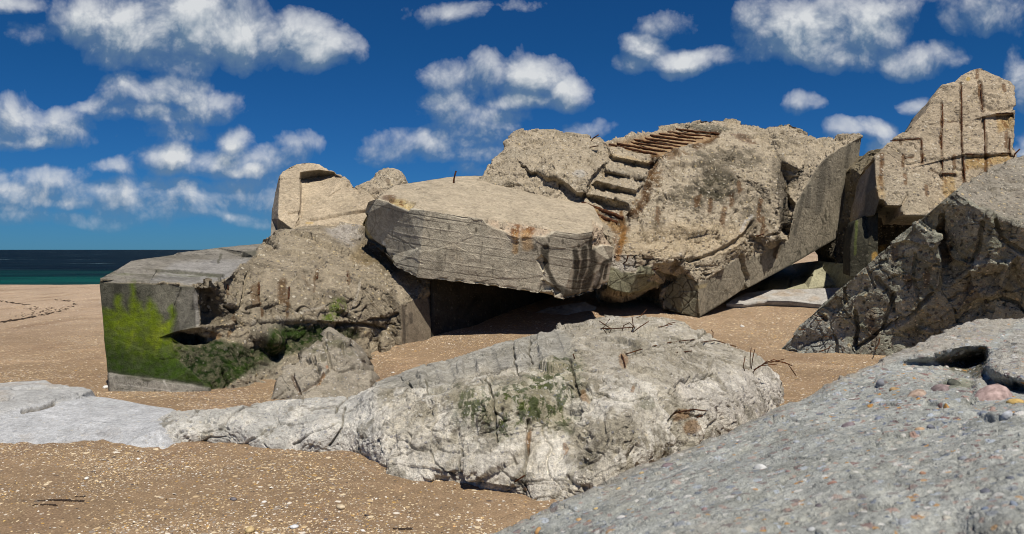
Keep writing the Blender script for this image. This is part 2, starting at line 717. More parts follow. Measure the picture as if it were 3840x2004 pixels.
# clouds: (column, row, half width, half height, weight) of each puff, as bearings
PUFFS = [
    (215, 40, 90, 55, 1), (330, 70, 140, 80, 1.1), (480, 50, 160, 85, 1.2), (610, 75, 120, 75, 1.1), (725, 85, 110, 60, 1.1), (810, 112, 85, 48, 1.1),
    (300, 125, 70, 35, .6), (430, 160, 90, 32, .55), (20, 0, 80, 22, .9), (110, 75, 60, 22, .35),
    (330, 235, 70, 45, .8), (430, 225, 90, 42, .85), (530, 258, 80, 36, .9), (360, 285, 130, 22, .7), (240, 270, 50, 22, .6),
    (40, 300, 70, 50, .9), (150, 312, 85, 42, 1), (90, 345, 120, 22, .8), (450, 328, 110, 26, .45),
    (435, 386, 75, 36, .95), (592, 350, 48, 36, .95), (560, 400, 95, 36, .75), (615, 422, 65, 18, .9), (690, 395, 85, 28, .65), (740, 372, 55, 28, .6),
    (30, 468, 55, 18, .75), (170, 505, 85, 20, .8), (110, 440, 35, 22, .5), (330, 490, 60, 28, .65), (370, 470, 40, 30, .5), (300, 415, 55, 18, .5), (590, 534, 95, 17, .85), (480, 535, 70, 12, .6),
    (420, 500, 230, 46, .62), (90, 480, 180, 50, .6), (640, 480, 100, 46, .6), (220, 542, 280, 18, .55), (540, 500, 60, 24, .7), (250, 470, 60, 20, .6), (640, 545, 60, 12, .7),
    (1125, 190, 62, 34, .7), (1220, 190, 75, 42, .8), (1335, 190, 85, 52, 1.1), (1415, 225, 58, 38, 1.05), (1320, 250, 100, 20, .9),
    (1130, 265, 65, 48, .65), (1200, 300, 115, 42, .65), (1060, 375, 120, 32, .6), (960, 388, 55, 22, .5), (1180, 345, 90, 40, .6), (1150, 395, 110, 22, .5), (1165, 440, 40, 16, .3),
    (1130, 25, 70, 26, .5), (1285, 5, 65, 18, .4), (1480, 330, 50, 18, .3),
    (1622, 118, 46, 44, .95), (1600, 150, 45, 26, .85), (1725, 148, 100, 28, .9), (1680, 45, 50, 22, .25),
    (1905, 50, 62, 46, .9), (2000, 80, 130, 80, 1.05), (2150, 65, 130, 80, 1.0), (2060, 140, 150, 36, .9), (2290, 132, 105, 36, .9), (2190, 20, 110, 40, .85),
    (2500, 30, 100, 44, .45), (2570, 190, 30, 60, .6), (2575, 360, 28, 34, .55), (2125, 332, 42, 26, .9), (2195, 328, 55, 28, .85), (2215, 370, 40, 40, .6), (2020, 265, 38, 18, .3), (2310, 262, 28, 18, .3)]

grp = bpy.data.node_groups.new('cloud_density', 'ShaderNodeTree')
grp.interface.new_socket('UV', in_out='INPUT', socket_type='NodeSocketVector')
grp.interface.new_socket('Density', in_out='OUTPUT', socket_type='NodeSocketFloat')
g = NT(grp)
gi, go = g.n('NodeGroupInput'), g.n('NodeGroupOutput')
# a gentle warp makes the puffs ragged
wn = g.n('ShaderNodeTexNoise')
wn.inputs['Scale'].default_value = 9.0
wn.inputs['Detail'].default_value = 5
g.l(gi.outputs[0], wn.inputs['Vector'])
wv = g.n('ShaderNodeVectorMath', operation='SUBTRACT')
g.l(wn.outputs['Color'], wv.inputs[0])
wv.inputs[1].default_value = (.5, .5, .5)
ws = g.n('ShaderNodeVectorMath', operation='SCALE')
g.l(wv.outputs[0], ws.inputs[0])
ws.inputs['Scale'].default_value = 0.06
wa = g.n('ShaderNodeVectorMath', operation='ADD')
g.l(gi.outputs[0], wa.inputs[0])
g.l(ws.outputs[0], wa.inputs[1])
acc = None
for (x, y, a, b, w) in PUFFS:
    ca, cb = 1.22 * a / FP, 1.25 * b / FP
    mp = g.n('ShaderNodeVectorMath', operation='MULTIPLY_ADD')
    g.l(wa.outputs[0], mp.inputs[0])
    u0, v0 = (x - CX) / FP, (HY - y) / FP
    mp.inputs[1].default_value = (1 / ca, 1 / cb, 0)
    mp.inputs[2].default_value = (-u0 / ca, -v0 / cb, 0)
    dt = g.n('ShaderNodeVectorMath', operation='DOT_PRODUCT')
    g.l(mp.outputs[0], dt.inputs[0])
    g.l(mp.outputs[0], dt.inputs[1])
    e = g.math('MULTIPLY_ADD', dt.outputs['Value'], -1.0, 1.0)
    e = g.math('MULTIPLY', e, w)
    acc = e if acc is None else g.math('SMOOTH_MAX', acc, e, 0.25)
fn = g.n('ShaderNodeTexNoise')
fn.inputs['Scale'].default_value = 17.0
fn.inputs['Detail'].default_value = 12
fn.inputs['Roughness'].default_value = 0.62
fn.inputs['Distortion'].default_value = 0.3
g.l(gi.outputs[0], fn.inputs['Vector'])
acc = g.math('MAXIMUM', acc, -0.9)
vo = g.n('ShaderNodeTexVoronoi', feature='SMOOTH_F1', voronoi_dimensions='2D')
vo.inputs['Scale'].default_value = 19.0
vo.inputs['Detail'].default_value = 3.0
vo.inputs['Roughness'].default_value = 0.55
vo.inputs['Lacunarity'].default_value = 2.3
vo.inputs['Smoothness'].default_value = 0.35
g.l(wa.outputs[0], vo.inputs['Vector'])
bil = g.math('MULTIPLY', g.math('SUBTRACT', 0.90, vo.outputs['Distance']), 0.6)
dn = g.math('ADD', g.math('ADD', acc, bil), g.math('MULTIPLY', g.math('SUBTRACT', fn.outputs['Fac'], 0.5), 1.45))
g.l(dn, go.inputs[0])

tc = t.n('ShaderNodeTexCoord')
sx = t.n('ShaderNodeSeparateXYZ')
t.l(tc.outputs['Generated'], sx.inputs[0])
yy = t.math('MAXIMUM', sx.outputs[1], 0.08)
u, v = t.math('DIVIDE', sx.outputs[0], yy), t.math('DIVIDE', sx.outputs[2], yy)
cx = t.n('ShaderNodeCombineXYZ')
t.l(u, cx.inputs[0])
t.l(v, cx.inputs[1])
off = t.n('ShaderNodeVectorMath', operation='ADD')
t.l(cx.outputs[0], off.inputs[0])
off.inputs[1].default_value = (0.006, 0.020, 0)
d0 = t.n('ShaderNodeGroup', node_tree=grp)
d1 = t.n('ShaderNodeGroup', node_tree=grp)
t.l(cx.outputs[0], d0.inputs[0])
t.l(off.outputs[0], d1.inputs[0])
front = t.rng(sx.outputs[1], 0.08, 0.2, 0, 1)
above = t.rng(v, 0.005, 0.06, 0, 1)
alpha = t.math('MULTIPLY', t.rng(d0.outputs[0], -0.12, 1.15, 0, 1), t.math('MULTIPLY', front, above), clamp=True)
alpha.node.use_clamp = True
lit = t.math('SUBTRACT', d0.outputs[0], d1.outputs[0])
lit = t.math('ADD', t.math('MULTIPLY', lit, 0.85), t.math('MULTIPLY', t.rng(d0.outputs[0], 0.0, 2.3, 0.1, 1), 0.8), clamp=True)
# sky: the physical sky seen through a polariser
hs = t.n('ShaderNodeHueSaturation')
hs.inputs['Saturation'].default_value = 1.05
t.l(sky.outputs[0], hs.inputs['Color'])
SKYTINT = (0.088, 0.385, 0.69)
skc = t.mix(1.0, hs.outputs[0], t.mix(t.rng(v, 0.0, 0.25, 0, 1), (0.125, 0.385, 0.78), SKYTINT), 'MULTIPLY')
cl = t.mix(lit, (1.9, 3.0, 4.4), (9.0, 9.3, 9.6))
fin = t.mix(alpha, skc, cl)
t.l(fin, bg.inputs['Color'])
wd.cycles.sampling_method = 'MANUAL'
wd.cycles.sample_map_resolution = 512

# ------------------------------------------------------------------ the beach
GP = [(0, 1344, 4.48), (640, 1344, 4.48), (1100, 1344, 4.48), (950, 1215, 5.46), (1340, 1280, 4.95), (300, 1145, 6.2), (0, 1170, 5.9), (600, 1110, 6.7), (800, 1135, 6.35),
      (280, 988, 8.95), (520, 990, 8.9), (700, 965, 9.5), (250, 1000, 8.6), (600, 1005, 8.5), (0, 960, 9.65), (200, 900, 11.8), (100, 850, 14.4), (200, 780, 21.1), (0, 800, 18.6),
      (0, 719, 35.5), (240, 716, 36.5), (-500, 719, 35.5), (-600, 1000, 8.6), (-400, 1344, 4.48), (-900, 1344, 4.48), (900, 965, 9.5), (1000, 927, 10.6), (1085, 857, 12.2), (1250, 837, 12.6),
      (1480, 803, 13.6), (1600, 800, 14.0), (1757, 799, 14.4), (1900, 790, 14.9), (1950, 765, 15.8), (2050, 742, 16.9), (2000, 700, 18.6), (2065, 650, 22), (2065, 625, 30), (1980, 888, 12.3),
      (2160, 893, 11.9), (2000, 960, 9.7), (1970, 1000, 8.6), (2100, 930, 10.6), (2800, 900, 11.5), (2800, 750, 16), (3400, 1000, 8.6), (2600, 1344, 4.48), (1900, 1344, 4.48), (3600, 1344, 4.48),
      (1287, 690, 30), (2700, 626, 34), (3600, 626, 34), (700, 705, 32)]
GP = np.array(GP, float)
GW = W(GP[:, 0], GP[:, 1], GP[:, 2])


def _warp(x, y):
    yc = np.maximum(y, 1.5)
    return np.stack([x / (yc + 4), np.log(yc + 2)], -1)


_A = _warp(GW[:, 0], GW[:, 1])


def _phi(r2):
    return 0.5 * r2 * np.log(r2 + 1e-12)


_K = _phi(((_A[:, None] - _A[None]) ** 2).sum(-1)) + np.eye(len(_A)) * 2e-3
_Pm = np.concatenate([np.ones((len(_A), 1)), _A], 1)
_M = np.block([[_K, _Pm], [_Pm.T, np.zeros((3, 3))]])
_S = np.linalg.solve(_M, np.concatenate([GW[:, 2], np.zeros(3)]))


def ground0(x, y):
    q = _warp(x, y)
    z = np.zeros(len(q))
    for s in range(0, len(q), 40000):
        qq = q[s:s + 40000]
        z[s:s + 40000] = _phi(((qq[:, None] - _A[None]) ** 2).sum(-1)) @ _S[:len(_A)] + _S[-3] + qq @ _S[-2:]
    z = np.clip(z, -0.3, 2.0)
    k = ss(36.0, 58.0, y)
    z = z * (1 - k) + (-2.6) * k
    b = ss(1.5, -8, y)
    z = z * (1 - b) + 0.05 * b
    w = ss(30, 70, np.abs(x))
    return z * (1 - w) - 0.1 * w - (2.0 * w * k)


def ground(x, y):
    P = np.stack([x, y, 0 * x], -1)
    z = ground0(x, y)
    near = ss(40, 14, y)
    z = z + near * (0.05 * fbm(P, 0.55, 3, 21) + 0.030 * fbm(P, 2.1, 3, 22) - .030 * ss(.22, .45, fbm(P * [1, .75, 1], 3.3, 2, 25)))
    z = z + ss(20, 32, y) * (.10 * fbm(P, .09, 3, 26) + .04 * fbm(P, .5, 3, 27))
    z = z + ss(22, 9, y) * (0.012 * fbm(P, 6.5, 3, 23) + 0.006 * fbm(P, 17, 2, 24))
    return z


def build_beach():
    u = np.concatenate([[-60, -30, -16, -9, -5, -3, -2, -1.5, -1.15, -0.95], np.linspace(-0.82, 0.82, 620), [0.95, 1.15, 1.5, 2, 3, 5, 9, 16, 30, 60]])
    yv = np.concatenate([np.linspace(-40, 1.5, 12), np.geomspace(2.0, 40, 470), np.linspace(40.6, 62, 30), [70, 100, 300]])
    U, Y = np.meshgrid(u, yv)
    X = U * (np.maximum(Y, 0.0) + 0.8)
    X = np.where(np.abs(U) > 0.9, np.clip(X, -900, 900), X)
    x, y = X.ravel(), Y.ravel()
    z = ground(x, y)
    V = np.stack([x, y, z], -1)
    n, m = len(yv), len(u)
    i = np.arange(n * m).reshape(n, m)
    Q = np.stack([i[:-1, :-1].ravel(), i[:-1, 1:].ravel(), i[1:, 1:].ravel(), i[1:, :-1].ravel()], -1)
    P = V * np.array([1, 1, 0])
    C = np.zeros((len(V), 3)) + np.array([.25, .175, .107])
    far = ss(9, 24, y)
    C = mixc(C, far, (.375, .28, .198))
    C = C * (1 + 0.30 * fbm(P, 0.7, 4, 31))[:, None]
    C = mixc(C, ss(.02, .3, fbm(P * [1, .5, 1], 1.1, 4, 33)) * .65, (.215, .145, .092))
    C = mixc(C, ss(.1, .4, fbm(P * [.5, 1.4, 1], 1.4, 4, 36)) * .35, (.5, .35, .22))
    sh = ss(-0.25, .3, fbm(P, 0.8, 4, 34)) * .9 + .25
    Dt = np.stack([sh, 0 * sh, 1 + 0 * sh], -1)
    m_, t_, bs_ = new_mat('shelly_sand')
    return V, Q, C, Dt, (m_, t_, bs_)


V, Q, C, DT, (m_, t_, bs_) = build_beach()
tcn = t_.n('ShaderNodeTexCoord').outputs['Object']
colA = t_.n('ShaderNodeAttribute', attribute_name='Col').outputs['Color']
detA = t_.n('ShaderNodeAttribute', attribute_name='Det')
sepA = t_.n('ShaderNodeSeparateColor')
t_.l(detA.outputs['Color'], sepA.inputs[0])


def _noise(s, d):
    nd = t_.n('ShaderNodeTexNoise')
    t_.l(tcn, nd.inputs['Vector'])
    nd.inputs['Scale'].default_value = s
    nd.inputs['Detail'].default_value = d
    nd.inputs['Roughness'].default_value = .65
    return nd.outputs['Fac']


nA, nB = _noise(9, 5), _noise(85, 4)
k_ = t_.math('MULTIPLY', t_.rng(nA, .3, .7, .84, 1.16), t_.rng(nB, .3, .7, .6, 1.4))
c_ = t_.mix(1.0, colA, k_, 'MULTIPLY')
hs_ = []
for sc_, thr_, seed_ in ((42, .30, 1), (80, .34, 2), (20, .08, 3)):
    vo = t_.n('ShaderNodeTexVoronoi')
    mp = t_.n('ShaderNodeMapping')
    mp.inputs['Location'].default_value = (seed_ * 2.7, seed_ * 1.9, seed_ * .3)
    t_.l(tcn, mp.inputs[0])
    t_.l(mp.outputs[0], vo.inputs['Vector'])
    vo.inputs['Scale'].default_value = sc_
    sp = t_.n('ShaderNodeSeparateColor')
    t_.l(vo.outputs['Color'], sp.inputs[0])
    on = t_.math('LESS_THAN', sp.outputs[0], t_.math('MULTIPLY', sepA.outputs[0], thr_))
    f_ = t_.math('MULTIPLY', on, t_.rng(vo.outputs['Distance'], .48, .36, 0, 1))
    pc = ramp(t_, sp.outputs[1], [(0, (.62, .47, .28)), (.3, (.75, .62, .42)), (.5, (.8, .74, .64)), (.64, (.5, .30, .09)), (.74, (.3, .26, .22)), (.88, (.10, .08, .07))])
    c_ = t_.mix(t_.math('MULTIPLY', f_, .85), c_, pc)
    hs_.append(f_)
t_.l(c_, bs_.inputs['Base Color'])
bp_ = t_.n('ShaderNodeBump')
bp_.inputs['Strength'].default_value = .55
bp_.inputs['Distance'].default_value = .012
t_.l(t_.math('ADD', t_.math('ADD', nB, t_.math('MULTIPLY', nA, .8)), t_.math('MULTIPLY', hs_[0], .5)), bp_.inputs['Height'])
t_.l(bp_.outputs[0], bs_.inputs['Normal'])
beach = mesh_np('beach', V, Q, m_, C, DT)
tag(beach, 'brown shelly sand of the beach', 'beach', kind='structure')

# ------------------------------------------------------------------ the sea
m_, t_, bs_ = new_mat('sea_water')
geo = t_.n('ShaderNodeNewGeometry').outputs['Position']
sp = t_.n('ShaderNodeSeparateXYZ')
t_.l(geo, sp.inputs[0])
mp = t_.n('ShaderNodeMapping')
mp.inputs['Scale'].default_value = (.35, 1.0, 1)
t_.l(geo, mp.inputs[0])


def _n2(s, d, r=.6):
    nd = t_.n('ShaderNodeTexNoise')
    t_.l(mp.outputs[0], nd.inputs['Vector'])
    nd.inputs['Scale'].default_value = s
    nd.inputs['Detail'].default_value = d
    nd.inputs['Roughness'].default_value = r
    return nd.outputs['Fac']


big, mid, fine = _n2(.03, 4), _n2(.045, 7, .75), _n2(.12, 8, .8)
yw = t_.math('ADD', sp.outputs[1], t_.math('MULTIPLY', t_.math('SUBTRACT', big, .5), 40))
shal = t_.rng(yw, 78, 112, 1, 0)
c_ = t_.mix(shal, (.002, .0072, .0105), (.003, .062, .050))
c_ = t_.mix(t_.rng(mid, .4, .6, 0, .8), c_, (.0012, .004, .009))
c_ = t_.mix(t_.math('MULTIPLY', t_.rng(fine, .48, .7, 0, .8), t_.rng(yw, 80, 140, .25, 1)), c_, (.009, .028, .042))
cap = t_.math('MULTIPLY', t_.rng(_n2(.05, 10, .85), .60, .64, 0, .9), t_.rng(yw, 100, 190, 0, 1))
c_ = t_.mix(cap, c_, (.24, .38, .42))
t_.l(c_, bs_.inputs['Base Color'])
bs_.inputs['Roughness'].default_value = .5
bs_.inputs['Specular IOR Level'].default_value = .018
bp_ = t_.n('ShaderNodeBump')
bp_.inputs['Strength'].default_value = 1.0
bp_.inputs['Distance'].default_value = .8
t_.l(t_.math('ADD', mid, t_.math('MULTIPLY', fine, .5)), bp_.inputs['Height'])
t_.l(bp_.outputs[0], bs_.inputs['Normal'])
SEA_Z = -1.2
xs = np.array([-40000, -8000, -1500, -400, -150, -60, 0, 60, 150, 400, 1500, 8000, 40000.])
ys = np.array([38, 50, 65, 90, 130, 200, 350, 700, 1500, 4000, 12000, 45000.])
X, Y = np.meshgrid(xs, ys)
V = np.stack([X.ravel(), Y.ravel(), np.full(X.size, SEA_Z)], -1)
i = np.arange(X.size).reshape(X.shape)
Q = np.stack([i[:-1, :-1].ravel(), i[:-1, 1:].ravel(), i[1:, 1:].ravel(), i[1:, :-1].ravel()], -1)
sea = mesh_np('sea', V, Q, m_)
tag(sea, 'dark blue sea with a green shallow strip along the beach', 'sea', kind='structure')
# ------------------------------------------------------------------ the blocks of the blown-up bunker
TAN = np.array((.415, .352, .257))
FORM = np.array((.21, .185, .145))
RUST = (.13, .05, .016)
YEL = (.42, .27, .085)
DARK = (.055, .048, .036)
MOSSB = (.125, .20, .006)
MOSSD = (.016, .032, .006)


def rough_d(c, A=0.07, s=0):
    P = c.P + 0.10 * np.stack([gn(c.P, 2.0, 91 + s), gn(c.P, 2.0, 92 + s), gn(c.P, 2.0, 93 + s)], -1)
    return A * (0.95 * facets(P, 1.3, 1 + s) + 0.36 * facets(P, 3.6, 2 + s) + 0.08 * facets(P, 11.0, 6 + s) + 0.5 * fbm(P, 1.8, 3, 3 + s)
                + 0.20 * fbm(P, 6.0, 5, 4 + s, 0.6, True) - .6 * c.pit() - .5 * c.crk())


def pits(c, f=8, s=40):
    return ss(.28, .6, fbm(c.P, f, 3, s))


def det(c, agg, wet=0.0, bump=1.0):
    return np.stack([agg + np.zeros(c.n), wet + np.zeros(c.n), bump + np.zeros(c.n)], -1)


def tone(c, base, s=0, amp=.16):
    C = np.zeros((c.n, 3)) + base
    C = C * (1 + amp * fbm(c.P, .9, 4, 60 + s) + amp * .8 * fbm(c.P, 3.7, 4, 61 + s))[:, None]
    C = mixc(C, ss(.08, .4, fbm(c.P, 1.7, 4, 62 + s)) * .35, np.asarray(base) * (.78, .80, .80))
    C = mixc(C, c.pit() * np.clip(amp * 4, 0, .75), np.asarray(base) * .30)  # pits also darkened in the colour, painted shade on top of their depth
    C = mixc(C, c.crk() * np.clip(amp * 4.5, 0, .85), np.asarray(base) * .18)
    C = mixc(C, ss(.18, .4, fbm(c.P, 5.0, 3, 64 + s)) * amp * 1.4, np.asarray(base) * 1.35)
    return C


def plane(p1, p2, p3):
    a, b, d = (W(*p) for p in (p1, p2, p3))
    n = np.cross(b - a, d - a)
    o = np.array([0, 0, HC])

    def f(px, py):
        r = np.array([(px - CX) / FP, 1.0, -(py - HY) / FP])
        return float(n @ (a - o) / (n @ r))
    return f


def on(f, *pts):
    return [(p[0], p[1], f(*p)) for p in pts]


# ---------------------------------------------------------------- the tilted roof slab in the middle
top = plane((1069, 529, 12.0), (1453, 588, 12.0), (1120, 459, 14.9))
A0, B0 = (926, 507, 12.75), (1069, 529, 12.0)
C0, E0 = (1453, 588, 12.0), (1490, 582, 12.25)
SL_FACE = [(900, 500), (946, 499), (981, 509), (1026, 527), (1033, 520), (1069, 529), (1200, 549), (1290, 563), (1390, 580), (1453, 588), (1490, 582), (1490, 626), (1514, 614), (1541, 621), (1560, 760), (900, 760)]
seams = []
for k, (yl, yr, sg) in enumerate(((543, 604, 1), (570, 630, -1), (597, 655, -1), (618, 676, 1), (652, 706, -1), (676, 728, 1))):
    seams.append(([(1064, yl), (1160, yl + (yr - yl) * .25), (1260, yl + (yr - yl) * .5), (1360, yl + (yr - yl) * .75), (1452, yr), (1489, yr - 6), (1540, yr - 22)], sg))
    seams.append(([(905, yl - 32), (960, yl - 24), (1015, yl - 8), (1064, yl)], sg))
joints = [[(1179, 565), (1180, 585), (1179, 610)], [(1212, 610), (1210, 640), (1206, 662)], [(1106, 571), (1107, 590)], [(1350, 620), (1352, 650)], [(1060, 600), (1055, 640), (1050, 690)],
          [(1120, 640), (1118, 690)], [(1150, 600), (1147, 680)], [(985, 520), (990, 560), (985, 590), (992, 640)], [(1020, 560), (1010, 600), (1022, 640)], [(955, 540), (960, 580), (985, 592), (1045, 625)],
          [(1240, 650), (1238, 700)], [(1310, 660), (1304, 715)], [(1395, 660), (1400, 700)], [(1290, 566), (1300, 600), (1296, 640)], [(940, 520), (946, 560), (930, 590)]]
chip = [(1215, 553), (1290, 558), (1345, 564), (1394, 582), (1372, 594), (1318, 598), (1290, 600), (1262, 578), (1225, 565)]
ychip = [(978, 494), (1010, 500), (1045, 512), (1034, 522), (1026, 530), (998, 515), (980, 508)]


def sh_slab(c):
    face = c.poly(SL_FACE, 3, 0)
    brk = np.maximum.reduce([c.poly(chip, 4, 8), c.poly(ychip, 3, 5), c.poly([(895, 530), (922, 540), (918, 575), (938, 604), (966, 622), (990, 672), (960, 662), (900, 610)], 4, 6),
                             c.poly([(1491, 555), (1535, 580), (1545, 618), (1514, 613), (1492, 625)], 4, 4), c.poly([(1360, 700), (1375, 660), (1362, 640), (1352, 655), (1368, 690), (1355, 735), (1385, 750), (1410, 735)], 3, 6)])
    d = 0.004 * fbm(c.P, 9, 4, 1) + (1 - face) * (.012 * fbm(c.P, 2.2, 4, 2) + .006 * facets(c.P, 7, 3) - .010 * pits(c, 10))
    ch = c.poly(chip, 4, 8)
    d += (brk - ch).clip(0) * (-0.08 + rough_d(c, .09, 4)) + ch * (rough_d(c, .05, 4) - .16 * np.clip(1.05 - (c.p[:, 1] - 553 - .15 * (c.p[:, 0] - 1260)) / 34, 0, 1))
    for p, sg in seams:
        d -= face * (1 - brk) * sg * .0035 * c.stroke(p, 2.0, 1.6) * (.5 + .5 * ss(-.2, .2, gn(c.P, 1.3, 77)))
    for p in joints:
        d -= face * .006 * c.stroke(p, 2.0, 6) * ss(-.2, .3, gn(c.P, 3, 78))
    # uneven board faces
    d += face * (1 - brk) * .006 * facets(c.P * [1, 1, 3.0], 1.0, 8)
    # rim bitten by the weather
    rim = c.stroke([(926, 507), (946, 500), (1069, 529), (1200, 549), (1290, 563), (1453, 588), (1490, 582)], 7, 2)
    d -= rim * .022 * ss(-.1, .4, fbm(c.P, 5, 3, 9))
    bot = c.stroke([(966, 640), (989, 668), (1048, 698), (1100, 703), (1212, 717), (1362, 739), (1414, 753), (1470, 742), (1528, 716)], 9, 2)
    d -= bot * .04 * ss(-.2, .4, fbm(c.P, 7, 3, 10))
    for x, y, r in ((1373, 623, 7), (1300, 612, 5)):
        d -= .02 * c.blob(x, y, r, r, 2)
    return d


def pt_slab(c):
    face = c.poly(SL_FACE, 2.5, 0)
    C = tone(c, TAN * 1.06, 1, .12)
    C = mixc(C, ss(.0, .4, fbm(c.P * [1, .4, 1], 3.0, 4, 70)) * .3, TAN * .72)
    F = tone(c, (.50, .45, .345), 3, .07)
    F = mixc(F, ss(.0, .35, fbm(c.P * [.5, .5, 2.2], 1.6, 3, 71)) * .5, (.23, .20, .155))
    F = mixc(F, c.poly([(905, 500), (1066, 528), (1048, 700), (905, 640)], 3, 0) * .65, (.32, .30, .245))
    F = mixc(F, ss(.1, .4, fbm(c.P, 2.1, 3, 79)) * .5, (.41, .35, .26))
    C = C * (1 - face[:, None]) + F * face[:, None]
    brk = np.maximum(c.poly(chip, 4, 8), c.poly([(1491, 555), (1535, 580), (1545, 618), (1514, 613), (1492, 625)], 4, 4))
    C = mixc(C, brk * .9, TAN * (.98, .9, .88))
    # black algae runs at the low right end
    st = np.zeros(c.n)
    for p, w in (([(1452, 632), (1448, 680), (1440, 745)], 9), ([(1475, 622), (1470, 660), (1462, 700), (1450, 745)], 10), ([(1492, 600), (1494, 650), (1480, 700), (1470, 735)], 11), ([(1540, 655), (1520, 665), (1505, 700), (1492, 730)], 8),
                 ([(1530, 670), (1522, 700)], 6), ([(1368, 640), (1380, 680), (1395, 715), (1420, 745)], 8), ([(1400, 722), (1440, 742)], 12)):
        st = np.maximum(st, c.stroke(p, w * 1.25, 16, 2.2))
    st = np.maximum(st, .95 * c.blob(1372, 628, 13, 20, 5)) + .0
    st = np.maximum(st, .8 * c.blob(1344, 624, 9, 11, 4))
    for x, y in ((1455, 618), (1416, 607), (1475, 610), (1300, 630), (1197, 578), (1130, 572), (1380, 604)):
        st = np.maximum(st, .7 * c.blob(x, y, 4, 8, 3))
    st = np.maximum(st, .45 * c.poly([(1095, 620), (1150, 625), (1150, 690), (1100, 685)], 10, 14, 3) * ss(-.1, .2, fbm(c.P * [2, 1, .4], 4, 3, 91)))
    C = mixc(C, face * st * .88, (.035, .03, .022))
    C = mixc(C, face * c.stroke([(1505, 690), (1496, 712)], 8, 5) * .6, (.36, .33, .28))
    lines = np.zeros(c.n)
    for p in joints:
        lines = np.maximum(lines, .6 * c.stroke(p, 2.0, 6) * ss(-.2, .3, gn(c.P, 3, 78)))
    for p, sg in seams:
        if sg > 0:
            lines = np.maximum(lines, .6 * c.stroke(p, 1.9, 1.6) * ss(-.5, .0, gn(c.P, 1.5, 78)))
    F1, F2, H, DL = worley(c.P + .05 * np.stack([gn(c.P, 5, 1), gn(c.P, 5, 2), gn(c.P, 5, 3)], -1), 3.6, 17)
    low = ss(-.15, .25, fbm(c.P, 1.2, 2, 18) + .35 * c.poly([(900, 640), (1050, 660), (1240, 690), (1360, 690), (1470, 720), (1470, 770), (900, 770)], 15, 10))
    lines = np.maximum(lines, .55 * low * (1 - ss(.012, .04, F2 - F1)) * ss(-.1, .2, gn(c.P, 2, 88)))
    C = mixc(C, face * (1 - brk) * lines * .75, (.05, .042, .03))
    for p, sg in seams:
        if sg < 0:
            C = mixc(C, face * (1 - brk) * (1 - st) * c.stroke(p, 1.8, 1.6) * ss(-.2, .2, gn(c.P, 1.7, 90)) * .6, (.5, .45, .36))  # pale lines paint the sunlit seam ridges into the colour
    # rust
    y = c.poly(ychip, 4, 5)
    C = mixc(C, y * .8, (.46, .36, .17))
    C = mixc(C, y * ss(0, .3, fbm(c.P, 12, 3, 80)) * .9, (.17, .07, .02))
    C = mixc(C, c.blob(978, 497, 22, 8, 6) * .7, (.11, .055, .03))
    r = np.maximum.reduce([c.blob(1298, 582, 16, 20, 9), c.blob(1335, 582, 18, 12, 9), .7 * c.blob(1316, 590, 30, 14, 10)]) * ss(-.25, .05, fbm(c.P, 9, 4, 92))
    C = mixc(C, r * .9, (.15, .06, .018))
    C = mixc(C, np.maximum(c.stroke([(1296, 590), (1297, 632)], 12, 6), c.stroke([(1322, 590), (1326, 620)], 18, 8)) * .6, (.40, .24, .10))
    C = mixc(C, c.poly([(898, 540), (922, 540), (924, 580), (938, 604), (912, 612)], 4, 5) * .75, (.40, .32, .14))
    C = mixc(C, c.poly([(905, 600), (940, 604), (968, 622), (990, 670), (960, 664), (930, 640)], 4, 5) * .8, (.07, .062, .05))
    C = mixc(C, c.stroke([(964, 612), (970, 640)], 7, 3) * .6, (.5, .5, .48))
    return C, det(c, .10 + .55 * (1 - face) * .5 + brk * .6, 0, .45 + .3 * (1 - face))


sl_out = [A0, (946, 500, 12.7), (962, 486, 13.3), (990, 467, 14.2)] + on(top, (1060, 462), (1120, 459), (1160, 457), (1197, 456), (1240, 469), (1280, 481), (1330, 502), (1369, 519), (1420, 541), (1467, 556)) + [
    (1500, 562, 12.95), (1520, 572, 12.95), (1534, 600, 12.9), (1541, 621, 12.85), (1538, 660, 12.95), (1528, 716, 13.05), (1470, 742, 12.65), (1414, 753, 12.16), (1362, 739, 12.14), (1212, 717, 12.12), (1100, 704, 12.12),
    (1048, 698, 12.12), (989, 668, 12.5), (966, 648, 12.8), (930, 618, 13.05), (910, 600, 13.2), (904, 560, 13.2), (916, 540, 12.9)]
sl_lines = [[A0, (946, 500, 12.7), (981, 509, 12.45), (1026, 527, 12.2), B0, (1200, 549, 12.0), (1290, 563, 12.0), (1390, 580, 12.0), C0, E0, (1490, 626, 12.4), (1514, 614, 12.7), (1541, 621, 12.85)],
            [B0, (1060, 620, 12.06), (1048, 698, 12.12)], [C0, (1447, 640, 12.06), (1414, 753, 12.16)]]
big_slab = rock('concrete_slab', M_ROCK, sl_out, [(1400, 690, 12.11), (1300, 640, 12.06)], sl_lines, back=(0.45, 2.6, 0.55), shrink=0.8, res=2.3, shape=sh_slab, paint=pt_slab,
                label='large tilted concrete slab with board-marked front, propped above the dark hollow', cat='concrete slab')

